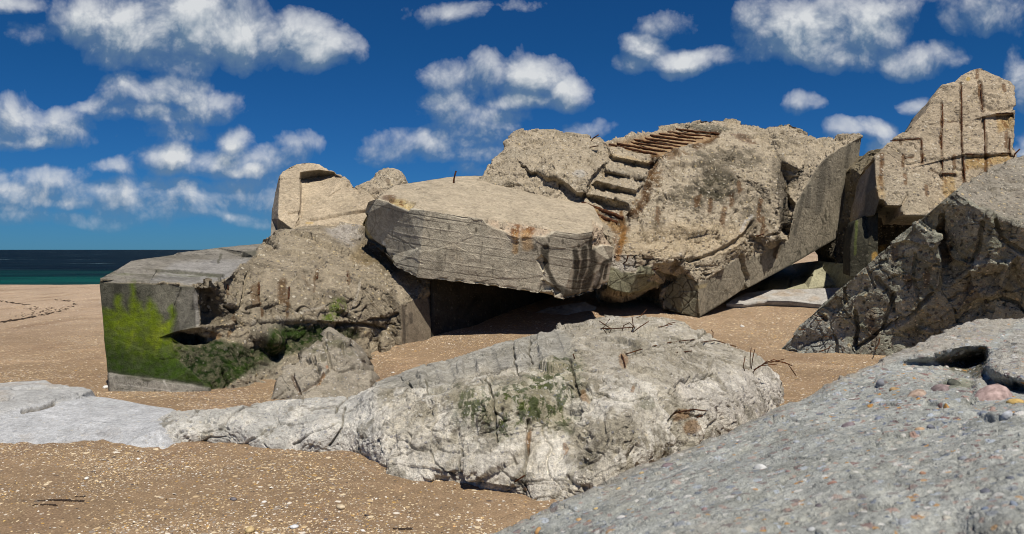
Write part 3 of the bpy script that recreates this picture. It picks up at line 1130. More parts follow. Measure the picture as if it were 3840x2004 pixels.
# ---------------------------------------------------------------- the main mass with the row of beam sockets
plate = plane((1757, 799, 14.0), (1757, 714, 13.93), (2108, 597, 17.1))
PL = [(1757, 714), (1861, 645), (1866, 660), (1880, 652), (1916, 637), (1935, 622), (1982, 603), (1990, 560), (2001, 514), (2020, 480), (2043, 438), (2058, 415), (2073, 399), (2090, 387), (2130, 362), (2166, 345)]
mo = [(1195, 470, 15.3), (1200, 456, 15.5), (1218, 440, 15.8), (1235, 405, 16.1), (1262, 386, 16.3), (1272, 362, 16.5), (1292, 344, 16.7), (1320, 335, 16.8), (1400, 336, 16.9), (1422, 343, 16.9), (1475, 339, 17), (1512, 346, 17.05),
      (1521, 358, 17.0), (1548, 350, 17.1), (1570, 346, 17.2), (1582, 338, 17.3), (1640, 331, 17.5), (1675, 317, 17.8), (1690, 310, 17.9), (1735, 307, 18.0), (1772, 299, 18.2), (1800, 300, 18.2), (1880, 310, 18.1), (1925, 318, 18), (1946, 310, 18),
      (1985, 308, 18), (2003, 316, 17.9), (2058, 347, 17.6), (2066, 353, 17.55), (2086, 349, 17.5), (2132, 344, 17.4)] + on(plate, (2166, 345), (2160, 395), (2147, 460), (2130, 522), (2108, 597), (2050, 631), (1990, 666), (1930, 698), (1880, 725), (1868, 724), (1860, 733), (1815, 764), (1757, 799))
mo += [(1715, 788, 14.15), (1670, 775, 14.35), (1663, 744, 14.45), (1664, 716, 14.5), (1608, 730, 13.75), (1583, 737, 13.5), (1550, 731, 13.4), (1528, 720, 13.4), (1528, 700, 13.4), (1532, 662, 13.45), (1440, 640, 14.2), (1300, 600, 14.8)]
mp_ = [(1300, 460, 15.3), (1300, 400, 15.9), (1400, 400, 15.7), (1450, 440, 15.2), (1380, 500, 14.8), (1440, 545, 14.3), (1545, 600, 13.75), (1545, 640, 13.45), (1700, 650, 13.8), (1620, 640, 13.5), (1700, 560, 14.5), (1720, 480, 15.2),
       (1660, 395, 16.3), (1560, 375, 16.6), (1700, 345, 17.2), (1790, 345, 17.2), (1850, 360, 17.1), (1850, 440, 15.9), (1850, 520, 15.2), (1880, 590, 14.8), (1800, 640, 14.2), (1940, 520, 15.6), (1970, 470, 15.9), (1960, 400, 16.5), (2020, 360, 17.2),
       (2020, 430, 16.5), (1990, 500, 16.0), (1950, 600, 15.1), (1545, 470, 15.3), (1600, 560, 14.4), (1730, 690, 13.85), (1600, 690, 13.45), (1660, 690, 13.9)]
ml = [on(plate, *PL), on(plate, (1757, 714), (1757, 799)), [(1757, 714, plate(1757, 714)), (1722, 692, 14.0), (1690, 690, 14.15), (1668, 712, 14.45)],
      [(1532, 662, 13.45), (1552, 672, 13.42), (1566, 682, 13.42), (1598, 687, 13.45), (1602, 665, 13.5), (1640, 668, 13.6), (1655, 690, 13.7)]]
# sockets left by the roof beams: shaded soffits between lit sills (offsets from the broken face)
mr = []
for (tl, tr, br, bl, dp) in (((1545, 394), (1634, 410), (1632, 421), (1538, 403), .28), ((1523, 428), (1613, 447), (1622, 457), (1518, 434), .28), ((1499, 453), (1598, 478), (1594, 490), (1482, 465), .30),
                             ((1494, 489), (1584, 508), (1566, 527), (1488, 502), .42)):
    n = 5
    mr.append([(tl[0] + (tr[0] - tl[0]) * k / n, tl[1] + (tr[1] - tl[1]) * k / n, -.08) for k in range(n + 1)])
    mr.append([(bl[0] + (br[0] - bl[0]) * k / n, bl[1] + (br[1] - bl[1]) * k / n, dp) for k in range(n + 1)])
# roof notch at the top of the mass
mr.append([(1734, 311, 0), (1752, 307, 0), (1842, 320, 0)])
mr.append([(1736, 323, .2), (1760, 328, .22), (1808, 336, .22)])
# the bulging upper lump and the gap below it
mr.append([(1338, 433, -.12), (1352, 428, -.12), (1378, 442, -.14), (1402, 444, -.16), (1428, 462, -.16), (1452, 484, -.18), (1470, 481, -.16), (1490, 440, -.14), (1520, 410, -.1)])
mr.append([(1336, 441, .16), (1352, 437, .2), (1376, 452, .22), (1402, 453, .22), (1424, 472, .24), (1448, 492, .28), (1473, 490, .26), (1496, 446, .22), (1524, 414, .14)])
# the gap between the standing plate and the broken core
mr.append([(1952, 425, -.08), (1958, 470, -.14), (1962, 520, -.16), (1964, 560, -.1)])
mr.append([(1961, 428, .5), (1976, 470, 1.0), (1986, 520, 1.2), (1978, 568, .9)])
mcr = [([(1245, 480), (1300, 466), (1360, 466), (1418, 474)], 4, .05), ([(1288, 487), (1330, 512), (1370, 520), (1400, 511), (1430, 518), (1452, 505)], 7, .10), ([(1470, 490), (1462, 505), (1448, 512)], 6, .1),
       ([(1600, 540), (1610, 570), (1622, 600)], 4, .06), ([(1470, 557), (1510, 545), (1560, 565), (1580, 560)], 7, .12), ([(1600, 520), (1620, 545), (1602, 560)], 5, .06),
       ([(1740, 655), (1800, 635), (1850, 610), (1876, 585), (1895, 560)], 8, .14), ([(1690, 680), (1720, 658), (1745, 645)], 6, .1), ([(1864, 646), (1870, 670), (1880, 700), (1876, 722)], 7, .16), ([(1880, 610), (1910, 600), (1960, 590)], 4, .06),
       ([(1745, 420), (1790, 415), (1810, 410)], 5, .08), ([(1925, 345), (1960, 352), (2010, 368)], 4, .06), ([(1985, 326), (2030, 335), (2060, 347)], 5, .1), ([(1930, 385), (1990, 386)], 4, .05), ([(1700, 415), (1745, 421)], 6, .07),
       ([(1668, 716), (1690, 700), (1660, 690)], 8, .15), ([(1640, 640), (1690, 650), (1740, 655)], 4, .05), ([(1838, 490), (1870, 520), (1890, 560)], 9, .06), ([(1780, 545), (1800, 580)], 5, .05)]
MASK_PLATE = PL + [(2175, 345), (2165, 400), (2112, 600), (1990, 672), (1880, 735), (1862, 738), (1757, 806)]
MASK_CH1 = [(1757, 714), (1722, 692), (1692, 694), (1678, 720), (1668, 745), (1672, 782), (1757, 806)]
MASK_CH0 = [(1520, 665), (1552, 673), (1566, 683), (1598, 688), (1604, 668), (1640, 670), (1648, 690), (1628, 706), (1665, 712), (1608, 735), (1583, 742), (1520, 726)]
GIRD = [(1520, 362), (1700, 320), (1812, 335), (1790, 350), (1652, 390)]


def sh_main(c):
    sm = np.maximum.reduce([c.poly(MASK_PLATE, 3, 3), c.poly(MASK_CH1, 3, 4), c.poly(MASK_CH0, 3, 4)])
    gird = c.poly(GIRD, 5, 2)
    step = c.poly([(1480, 388), (1640, 405), (1630, 470), (1590, 520), (1480, 510)], 6, 3)
    R = (1 - sm) * (1 - .85 * gird) * (1 - .1 * step)
    d = R * rough_d(c, .115, 20) + .006 * fbm(c.P, 6, 4, 1)
    d += R * .10 * fbm(c.P, .8, 3, 27)
    d -= gird * .09
    for p, w, a in mcr:
        d -= a * c.stroke(p, w, 6)
    d -= .10 * R * c.blob(1800, 465, 60, 45, 20) + .06 * R * c.blob(1720, 500, 40, 30, 15)
    d -= .05 * R * pits(c, 3.2, 47)
    # plate: shutter boards and spalls
    pl = c.poly(MASK_PLATE, 3, 3)
    d -= pl * .006 * ss(.2, .5, fbm(c.P, 3, 3, 16))
    F1, F2, H, DL = worley(c.P, 3.4, 19)
    d -= .5 * (pl * .3 + c.poly(MASK_CH1, 3, 4) + c.poly(MASK_CH0, 3, 4)) * .02 * (1 - ss(.02, .09, F2 - F1))
    return d


def pt_main(c):
    pl, c1, c0 = c.poly(MASK_PLATE, 2.5, 3), c.poly(MASK_CH1, 2.5, 4), c.poly(MASK_CH0, 2.5, 4)
    sm = np.maximum.reduce([pl, c1, c0])
    C = tone(c, TAN, 20, .2)
    C = mixc(C, ss(.1, .45, fbm(c.P, 1.1, 4, 66)) * .5, TAN * (.8, .86, .92))
    # sooty, lichen-grey patches on the core
    soot = np.maximum.reduce([c.blob(1800, 468, 75, 55, 26), .75 * c.blob(1730, 500, 60, 40, 22), .7 * c.blob(1830, 400, 110, 32, 22), .6 * c.blob(1790, 425, 60, 25, 15), .55 * c.blob(1900, 520, 50, 70, 20), .5 * c.blob(1700, 590, 80, 16, 14), .5 * c.blob(1960, 440, 30, 80, 14)])
    C = mixc(C, soot * ss(-.28, .04, fbm(c.P, 5.5, 5, 67, .6)) * .95, (.075, .065, .045))
    C = mixc(C, c.blob(1800, 468, 45, 32, 14) * .5, (.09, .08, .05))
    C = mixc(C, c.poly([(1700, 560), (1900, 560), (1860, 640), (1560, 650), (1560, 590)], 20, 20) * .35, (.44, .33, .19))
    C = mixc(C, c.poly([(1736, 311), (1752, 307), (1842, 320), (1808, 336), (1760, 328), (1736, 323)], 2, 2) * .8, (.19, .175, .13))
    F = tone(c, (.31, .275, .21), 22, .14)
    F = mixc(F, ss(0, .35, fbm(c.P * [1, 1, .5], 1.6, 4, 68)) * .5, (.21, .19, .145))
    C = C * (1 - sm[:, None]) + F * sm[:, None]
    C = mixc(C, c0 * .75, (.20, .20, .125))
    C = mixc(C, c1 * .7, (.17, .17, .115))
    for p, w in (([(2073, 400), (2066, 470), (2058, 530)], 14), ([(2035, 470), (2030, 520)], 9), ([(2135, 365), (2128, 420)], 7), ([(2085, 420), (2085, 470)], 6), ([(2020, 490), (1998, 590)], 7)):
        C = mixc(C, pl * c.stroke(p, w, 5) * .55, (.07, .065, .055))
    # algae-filled hairline cracks on the shuttered faces
    Q = c.P + .10 * np.stack([gn(c.P, 3.5, 1), gn(c.P, 3.5, 2), gn(c.P, 3.5, 3)], -1)
    F1, F2, H, DL = worley(Q, 4.2, 19)
    k = 1 - ss(.025, .085, F2 - F1)
    C = mixc(C, np.maximum(c1, c0 * .8) * k * .85, (.04, .036, .026))
    F1, F2, H, DL = worley(Q * [1, 1, .8], 3.1, 29)
    low = pl * ss(-.1, .3, fbm(c.P, .9, 2, 28) + .5 * c.poly([(1740, 720), (2000, 560), (2130, 500), (2130, 610), (1740, 820)], 30, 10) - .15)
    C = mixc(C, low * (1 - ss(.015, .055, F2 - F1)) * ss(-.15, .25, gn(c.P, 1.6, 89)) * .75, (.06, .054, .04))
    C = mixc(C, pl * c.stroke([(1757, 800), (1870, 735), (2108, 600)], 8, 3) * .6, (.05, .05, .035))
    # fresh grey break
    C = mixc(C, c.poly([(1530, 640), (1560, 632), (1598, 655), (1600, 680), (1566, 685), (1530, 665)], 5, 6) * .8, (.40, .37, .32))
    C = mixc(C, c.poly([(1420, 640 - 160), (1460, 440), (1480, 432)], 5, 6) * .3, (.5, .46, .4))
    C = mixc(C, c.blob(1455, 437, 20, 9, 8) * .6, (.5, .48, .44))
    C = mixc(C, c.poly([(1748, 720), (1780, 712), (1776, 722), (1757, 728)], 3, 3) * .6, (.45, .37, .2))
    # beam sockets stained by their iron
    C = mixc(C, c.poly(GIRD, 4, 3) * .75, (.33, .20, .09))
    C = mixc(C, c.poly([(1538, 388), (1640, 402), (1636, 412), (1540, 394)], 4, 4) * .35, YEL)
    C = mixc(C, np.maximum.reduce([c.stroke([(1648, 385), (1640, 430), (1630, 470), (1620, 510), (1590, 545)], 16, 10), c.stroke([(1700, 385), (1660, 392)], 12, 8), .9 * c.stroke([(1750, 372), (1800, 340)], 14, 8)]) * .92 * ss(-.4, .0, fbm(c.P, 6, 3, 69)), (.085, .042, .016))
    for a, b in (((1538, 405), (1632, 424)), ((1518, 436), (1622, 461)), ((1482, 467), (1594, 493)), ((1488, 504), (1566, 533))):
        C = mixc(C, c.stroke([a, b], 5, 3) * .35, (.24, .16, .07))
    C = mixc(C, c.stroke([(1432, 516), (1500, 545), (1560, 572), (1568, 610)], 13, 8) * .7, (.30, .17, .05))
    C = mixc(C, c.stroke([(1560, 545), (1570, 580), (1562, 610), (1555, 650)], 10, 7) * .8, (.22, .10, .022))
    C = mixc(C, c.stroke([(1545, 600), (1552, 625), (1548, 645)], 8, 6) * .55, (.15, .062, .018))
    C = mixc(C, np.maximum.reduce([c.blob(1648, 440, 22, 45, 18), c.blob(1560, 575, 30, 30, 14), c.blob(1600, 520, 22, 18, 12), .8 * c.blob(1700, 395, 40, 14, 12)]) * ss(-.1, .15, fbm(c.P, 5, 4, 65)) * .8, (.15, .085, .035))
    for x, y, h in ((1655, 545, 18), (1820, 548, 22), (1840, 505, 14), (1860, 470, 14), (1910, 530, 25), (1755, 508, 12), (1920, 570, 20), (1785, 520, 14), (1952, 630, 14)):
        C = mixc(C, c.stroke([(x, y - h), (x - 2, y + h)], 9, 7) * .75, (.12, .058, .022))
    C = mixc(C, c.stroke([(1838, 338), (1870, 346), (1900, 352)], 6, 4) * .5, (.14, .06, .03))
    C = mixc(C, c.stroke([(1868, 575), (1876, 555), (1890, 545)], 6, 4) * .6, (.62, .58, .52))
    C = mixc(C, c.poly([(1954, 428), (1964, 430), (1980, 470), (1992, 520), (1984, 572), (1964, 575), (1960, 520)], 4, 4) * .7, (.07, .06, .045))  # shade of the gap beside the plate painted dark
    C = mixc(C, np.maximum.reduce([c.stroke([(1940, 560), (1955, 610), (1950, 640)], 14, 10), .8 * c.stroke([(1890, 545), (1900, 580)], 12, 8), .7 * c.blob(1700, 420, 40, 14, 12), .7 * c.blob(1655, 560, 20, 40, 14)]) * ss(-.2, .1, fbm(c.P, 6, 4, 58)) * .75, (.10, .075, .045))
    return C, det(c, .95 - .8 * sm - .5 * c.poly(GIRD, 4, 3), 0, 1 - .45 * sm)


main = empty('bunker_ruin', W(1757, 806, 14.4), 'biggest mass of broken concrete with a stair of beam sockets and a smooth right-hand plate', 'bunker ruin')
R_main = rock('body', M_ROCK, mo, mp_, ml, mr, back=(-.2, 4.2, -1.2), shrink=0.8, res=2.4, shape=sh_main, paint=pt_main, parent=main, ds=1.03)


def lay(r, a, b, lift=0.0, n=5, sag=0.0):
    out = []
    for k in range(n):
        f = k / (n - 1)
        p, nn = at(r, a[0] + (b[0] - a[0]) * f, a[1] + (b[1] - a[1]) * f)
        out.append(p)
    out = np.array(out)
    # straight bar through the mean of its bed
    tt = np.linspace(0, 1, n)
    s = np.polyfit(tt, out, 1)
    q = s[0][None] * tt[:, None] + s[1][None]
    q[:, 1] -= lift
    return q


# iron flanges still set in the roof, and two at the foot of the sockets
for i in range(9):
    f = i / 8.0
    a = (1530 + (1698 - 1530) * f, 365 + (326 - 365) * f)
    b = (1652 + (1806 - 1652) * f, 388 + (337 - 388) * f)
    bar('girder', M_RUST, lay(R_main, a, b, .025), .024, main, .25)
for a, b in (((1434, 517), (1552, 562)), ((1462, 512), (1566, 548))):
    bar('girder', M_RUST, lay(R_main, a, b, .06), .04, main, .25)


def stub(r, par, px, py, dirs, L, rad=.008, name='rebar'):
    p, n = at(r, px, py)
    d = np.array(dirs, float)
    d /= np.linalg.norm(d)
    path = [p - n * .05, p + n * .02 + d * L * .4, p + n * .03 + d * L]
    return bar(name, M_RUST, path, rad, par)


for x, y, dv, L in ((1484, 352, (.6, -.3, .3), .2), (1472, 372, (1, -.4, .1), .3), (1572, 668, (.1, -.5, .9), .22), (1900, 596, (.5, -.6, .3), .18), (1640, 740 - 60, (.3, -.6, .2), .15)):
    stub(R_main, main, x, y, dv, L, .012)

# ---------------------------------------------------------------- left part: the mossy wall end, its mound and chamber wall
lo = [(250, 705, 9.2), (256, 700, 9.4), (280, 687, 9.8), (306, 671, 10.3), (333, 656, 10.8), (361, 651, 11.1), (400, 646, 11.4), (436, 641, 11.7), (446, 636, 12.0), (476, 632, 12.3), (546, 623, 13.0), (626, 616, 13.8), (664, 612, 14.2),
      (672, 603, 13.9), (680, 596, 13.6), (692, 582, 13.4), (706, 579, 13.35), (738, 582, 13.35), (765, 570, 13.5), (830, 562, 13.7), (905, 568, 13.8), (925, 600, 13.7), (960, 640, 13.4), (1000, 672, 13.2), (1040, 690, 13.1), (1085, 700, 13.0),
      (1086, 765, 12.7), (1085, 872, 12.35), (1009, 908, 11.95), (960, 912, 11.5), (900, 910, 10.9), (830, 938, 10.4), (760, 962, 9.9), (700, 975, 9.6), (640, 988, 9.35), (540, 1006, 9.0), (400, 1008, 8.95), (281, 1004, 8.95),
      (276, 950, 8.99), (271, 936, 9.05), (262, 850, 9.1), (255, 765, 9.15)]
lp = [(640, 660, 11.4), (590, 700, 10.4), (700, 700, 10.95), (700, 630, 12.3), (800, 605, 12.9), (880, 610, 13.2), (780, 680, 11.5), (880, 720, 11.65), (960, 720, 12.2), (985, 780, 12.05), (760, 760, 10.75), (600, 770, 9.95), (680, 790, 10.3),
      (850, 790, 11.1), (940, 800, 11.7), (600, 900, 9.5), (750, 880, 10.3), (480, 930, 9.0), (400, 850, 9.12), (300, 850, 9.1), (480, 780, 9.3), (660, 740, 10.45), (850, 880, 10.75), (960, 860, 11.6), (560, 750, 9.7)]
ll = [[(250, 705, 9.2), (301, 709, 9.22), (376, 710, 9.28), (414, 712, 9.3), (489, 717, 9.35), (526, 713, 9.5), (566, 704, 9.9), (580, 692, 10.2), (600, 672, 10.9), (640, 645, 12.1), (664, 612, 14.2)],
      [(1007, 767, 12.0), (1009, 908, 11.95)], [(1007, 767, 12.0), (1045, 753, 12.35), (1086, 765, 12.7)],
      [(271, 936, 9.05), (350, 948, 9.02), (430, 958, 9.0), (520, 975, 9.0)]]
lr = [[(393, 679, 0), (440, 676, 0), (500, 682, 0), (560, 688, 0)], [(394, 684, .1), (440, 688, .32), (500, 695, .34), (558, 698, .2)],
      [(611, 632, 0), (652, 628, 0)], [(609, 647, .75), (640, 645, .75)],
      [(430, 838, 0), (451, 831, -.03), (501, 822, -.05), (564, 817, -.03), (640, 809, -.04), (700, 804, -.05), (760, 801, -.05), (850, 809, -.03)],
      [(432, 843, .08), (454, 855, .5), (494, 861, .55), (522, 851, .15), (556, 834, .05), (600, 824, .04), (640, 817, .08), (700, 810, .06), (760, 807, .06), (850, 815, .1)],
      [(433, 850, .04), (456, 864, .10), (494, 871, .12), (526, 864, .10), (562, 848, .08)],
      [(505, 726, .02), (506, 780, .02), (502, 815, .02)], [(512, 728, .2), (514, 780, .3), (512, 812, .34)]]
lrp = [(480, 892, .02), (560, 905, -.02), (580, 870, .0), (620, 845, .0), (540, 880, .03), (510, 900, .02), (640, 840, -.04), (690, 855, -.12), (660, 882, .18), (690, 896, .25), (720, 870, .1), (760, 850, .16), (560, 800, .12), (620, 900, .1), (905, 850, .3), (950, 860, .4), (965, 830, .3), (900, 810, .05), (880, 870, .3), (940, 830, .25), (985, 850, .2), (820, 845, .15)]
lcr = [([(552, 700), (560, 740), (562, 770), (580, 782)], 5, .07), ([(620, 690), (616, 730), (604, 770), (585, 782)], 4, .06), ([(672, 772), (680, 800), (690, 812)], 3, .04), ([(620, 775), (650, 770), (660, 780), (700, 768)], 5, .07),
       ([(576, 800), (590, 785), (605, 810)], 6, .08), ([(640, 740), (655, 742), (680, 770)], 3, .03), ([(900, 700), (930, 760), (960, 800)], 4, .05), ([(930, 805), (975, 800), (1000, 790)], 5, .09), ([(850, 820), (900, 815), (960, 825)], 6, .12),
       ([(560, 940), (575, 965), (560, 985)], 6, .08), ([(636, 860), (640, 900), (650, 930)], 5, .08), ([(455, 725), (440, 770), (436, 800)], 3, .02)]
L_FRONT = [(245, 708), (301, 711), (414, 714), (489, 720), (499, 740), (503, 800), (501, 822), (451, 833), (432, 845), (440, 900), (530, 975), (530, 1010), (260, 1010)]
L_TOP = [(240, 706), (340, 640), (440, 630), (560, 615), (668, 605), (640, 645), (600, 672), (580, 692), (566, 702), (526, 712), (489, 716), (414, 711), (301, 708)]
L_PANEL = [(1008, 768), (1045, 754), (1090, 740), (1090, 885), (1009, 912)]
GREEN = [(245, 764), (288, 782), (291, 744), (306, 744), (311, 777), (326, 789), (328, 712), (337, 709), (341, 747), (363, 779), (371, 749), (391, 764), (400, 790), (412, 812), (428, 800), (424, 775), (436, 765), (442, 790), (438, 815), (431, 834), (455, 858), (500, 866), (540, 850), (600, 860), (640, 880), (660, 850), (700, 818), (760, 815), (790, 830), (850, 822), (905, 830), (900, 850), (830, 860), (770, 880), (720, 905), (690, 925), (650, 930), (610, 950), (585, 965), (560, 985), (535, 978), (510, 965), (420, 952), (350, 945), (270, 934), (255, 850)]


def sh_left(c):
    sm = np.maximum.reduce([c.poly(L_FRONT, 3, 2), c.poly(L_TOP, 3, 2), c.poly(L_PANEL, 3, 1)])
    R = 1 - sm
    d = R * (1 - .6 * c.poly(GREEN, 8, 8)) * rough_d(c, .085, 40) + R * .08 * fbm(c.P, .9, 3, 47) + .005 * fbm(c.P, 7, 4, 1)
    low = c.poly([(500, 840), (620, 815), (860, 815), (1000, 860), (1000, 930), (560, 1000), (480, 960)], 15, 15)
    d += R * low * (.05 * facets(c.P, 2.4, 45) + .012 * facets(c.P, 5, 46))
    for p, w, a in lcr:
        d -= a * c.stroke(p, w, 5)
    tp = c.poly(L_TOP, 3, 2)
    d += tp * (.014 * facets(c.P * [1, 1, 3], 1.6, 48) + .008 * fbm(c.P, 4, 4, 49))
    fr = c.poly(L_FRONT, 3, 2)
    d += fr * (.008 * facets(c.P, 1.2, 50) + .01 * fbm(c.P, 3, 4, 51))
    d -= .02 * c.stroke([(250, 705), (301, 709), (414, 712), (489, 717)], 5, 2) * ss(-.1, .3, fbm(c.P, 6, 3, 52))
    pn = c.poly(L_PANEL, 3, 1)
    for x in (1015, 1022, 1086):
        d -= pn * .02 * c.stroke([(x, 770), (x + 1, 905)], 3, 1)
    # a lip of plinth stands proud of the mossy face
    d += fr * .03 * c.poly([(255, 938), (350, 950), (440, 962), (530, 975), (530, 1015), (255, 1015)], 4, 4)
    return d


def pt_left(c):
    fr, tp, pn = c.poly(L_FRONT, 3, 2), c.poly(L_TOP, 2.5, 2), c.poly(L_PANEL, 2.5, 1)
    C = tone(c, TAN * (.74, .74, .72), 41, .24)
    up = c.poly([(640, 660), (700, 570), (920, 560), (1090, 690), (1000, 760), (850, 740), (700, 760), (600, 700)], 30, 25)
    C = mixc(C, up * .5, TAN * .9)
    C = mixc(C, ss(.05, .35, fbm(c.P, 2.6, 4, 72)) * .6, (.12, .10, .072))
    C = mixc(C, c.poly([(500, 715), (560, 705), (564, 760), (600, 800), (560, 820), (500, 825)], 8, 10) * .6, (.10, .085, .062))
    C = mixc(C, c.poly([(820, 575), (905, 565), (915, 600), (880, 630), (820, 600)], 10, 12) * .6, (.40, .38, .36))
    C = mixc(C, c.blob(930, 650, 60, 22, 12) * .5, (.20, .14, .055))
    C = mixc(C, c.poly([(880, 600), (920, 600), (960, 655), (1005, 690), (960, 690), (900, 650)], 8, 8) * .55, (.13, .10, .055))
    # shuttered faces
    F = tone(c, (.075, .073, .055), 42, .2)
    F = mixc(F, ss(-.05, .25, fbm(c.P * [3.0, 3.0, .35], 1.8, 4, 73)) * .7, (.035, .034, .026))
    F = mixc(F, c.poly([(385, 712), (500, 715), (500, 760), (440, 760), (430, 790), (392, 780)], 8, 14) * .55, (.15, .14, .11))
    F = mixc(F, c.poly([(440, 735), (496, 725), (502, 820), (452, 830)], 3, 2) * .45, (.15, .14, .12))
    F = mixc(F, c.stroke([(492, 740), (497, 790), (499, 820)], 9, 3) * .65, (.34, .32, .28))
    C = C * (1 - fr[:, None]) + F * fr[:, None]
    Tt = tone(c, (.22, .205, .175), 43, .2)
    Tt = mixc(Tt, ss(-.05, .3, fbm(c.P * [.6, 1, 1], 2.0, 4, 74)) * .65, (.12, .11, .085))
    Tt = mixc(Tt, c.poly([(440, 660), (640, 650), (570, 705), (460, 712), (380, 705)], 8, 8) * .5, (.32, .315, .31))
    Tt = mixc(Tt, c.poly([(270, 690), (350, 680), (560, 690), (540, 705), (420, 690)], 4, 8) * ss(-.1, .2, fbm(c.P, 3, 3, 75)) * .5, (.07, .085, .02))
    Tt = mixc(Tt, np.maximum.reduce([c.stroke([(392, 682), (440, 682), (500, 689), (562, 694)], 6, 4), c.poly([(611, 632), (661, 628), (644, 646), (608, 648)], 2, 2), c.stroke([(548, 660), (556, 640)], 5, 4), .7 * c.stroke([(330, 690), (420, 700), (500, 702)], 6, 10)]) * .7, (.075, .072, .05))  # step riser and notch darkened in the colour to show their shade
    C = C * (1 - tp[:, None]) + Tt * tp[:, None]
    Pn = tone(c, (.20, .165, .12), 44, .1)
    C = C * (1 - pn[:, None]) + Pn * pn[:, None]
    C = mixc(C, pn * np.maximum(c.stroke([(1032, 790), (1034, 810)], 7, 3), c.stroke([(1016, 772), (1020, 905)], 4, 2)) * .7, (.06, .05, .04))
    # moss: bright at the splash line, dark lower down
    g = c.poly(GREEN, 9, 12, 6.0)
    rag = ss(-.22, .06, fbm(c.P, 5, 5, 76, .6) + .30 * fr + .25) * (.72 + .28 * ss(-.2, .2, fbm(c.P, 15, 3, 82)))
    br = c.poly([(250, 740), (345, 705), (440, 760), (450, 830), (420, 870), (330, 860), (262, 850)], 60, 30, 3.0)
    gc = np.zeros((c.n, 3)) + np.array(MOSSD)
    gc = mixc(gc, fr * .8, (.032, .060, .006))
    gc = mixc(gc, br, np.array((.098, .135, .006)))
    gc = mixc(gc, br * ss(.0, .35, fbm(c.P * [2.5, 2.5, .5], 2.2, 3, 78)), (.175, .215, .010))
    gc = mixc(gc, (1 - br) * ss(.05, .3, fbm(c.P, 5, 4, 77)) * .6, (.045, .075, .008))
    C = C * (1 - (g * rag)[:, None]) + gc * (g * rag)[:, None]
    for x, y, rx, ry in ((845, 772, 28, 26), (835, 800, 26, 14), (690, 845, 26, 24), (740, 840, 40, 22), (800, 830, 40, 18), (430, 775, 10, 14), (600, 930, 60, 30)):
        m = c.blob(x, y, rx, ry, 14) * ss(-.2, .15, fbm(c.P, 6, 4, 81))
        C = mixc(C, m * .85, (.09, .14, .008) if y < 805 else (.03, .06, .007))
    C = mixc(C, c.poly([(620, 815), (720, 812), (740, 830), (690, 835), (660, 870), (630, 850)], 6, 8) * .5, (.22, .20, .15))
    # plinth
    pl_ = c.poly([(255, 938), (350, 950), (440, 958), (520, 975), (545, 1015), (255, 1015)], 4, 7)
    Pl = tone(c, (.25, .235, .20), 45, .2)
    Pl = mixc(Pl, c.stroke([(420, 948), (490, 962), (540, 965)], 8, 6) * .5, (.36, .34, .30))
    C = C * (1 - pl_[:, None]) + Pl * pl_[:, None]
    C = mixc(C, pl_ * c.stroke([(275, 930), (350, 945), (440, 955), (520, 960)], 14, 12) * .75, (.06, .06, .035))
    C = mixc(C, pl_ * np.maximum(c.stroke([(405, 945), (432, 985)], 3, 2), c.stroke([(290, 965), (440, 985), (520, 990)], 3, 3)) * .6, (.4, .38, .34))
    C = mixc(C, c.poly([(640, 920), (720, 900), (760, 905), (720, 960), (560, 990), (590, 960)], 6, 14) * .5, (.30, .27, .21))
    # rust runs
    for p, w, a in (([(640, 720), (640, 765)], 12, .6), ([(650, 715), (652, 770), (655, 800)], 5, .8), ([(710, 715), (708, 755)], 18, .75), ([(726, 725), (722, 770), (720, 800)], 5, .7), ([(795, 685), (794, 705)], 6, .7), ([(570, 725), (575, 735)], 10, .7),
                    ([(790, 700), (788, 740)], 4, .5), ([(590, 780), (588, 805)], 10, .5), ([(873, 690), (876, 715)], 5, .6), ([(718, 762), (725, 770)], 8, .6), ([(760, 700), (775, 720)], 5, .3)):
        C = mixc(C, c.stroke(p, w, 6) * a, (.105, .052, .018))
    C = mixc(C, np.maximum(c.blob(540, 845, 18, 12, 6), c.blob(576, 838, 9, 9, 4)) * .6, (.26, .15, .06))
    # pale veins; the stroke along the ledge paints its sunlit edge
    for p in ([(630, 812), (700, 806), (800, 806), (846, 810)], [(905, 705), (895, 740), (885, 780)], [(740, 790), (790, 780), (820, 770)]):
        C = mixc(C, c.stroke(p, 4, 6) * .6, (.42, .38, .31))
    sm = np.maximum.reduce([fr, tp, pn])
    return C, det(c, .9 * (1 - sm) * (1 - .8 * g), .05 * g, 1 - .45 * sm)


left = empty('bunker_wall', W(640, 990, 9.6), 'mossy green wall end with a broken grey mound behind it, nearest the sea', 'bunker wall')
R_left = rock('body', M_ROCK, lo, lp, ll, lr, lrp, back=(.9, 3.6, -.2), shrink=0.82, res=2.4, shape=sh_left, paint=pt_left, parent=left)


def sh_flat(c):
    d = .006 * fbm(c.P, 5, 4, 1)
    for x in (1120, 1160, 1200, 1250, 1300):
        d -= .02 * c.stroke([(x, 690), (x, 880)], 3, 1)
    return d


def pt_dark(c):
    C = tone(c, (.05, .045, .036), 50, .2)  # near-black base colour deepens the shade under the slab
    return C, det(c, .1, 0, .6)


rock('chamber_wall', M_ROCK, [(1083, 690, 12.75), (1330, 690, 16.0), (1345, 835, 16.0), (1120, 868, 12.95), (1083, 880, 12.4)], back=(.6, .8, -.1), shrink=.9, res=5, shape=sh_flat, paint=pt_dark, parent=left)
for p in ([(572, 716), (574, 728)], [(650, 716), (652, 740)], [(728, 722), (726, 752)], [(797, 680), (795, 700)], [(874, 688), (876, 704)]):
    q = []
    for x, y in p:
        a, n = at(R_left, x, y)
        q.append(a + n * .004)
    bar('rebar', M_RUST, q, .012, left)

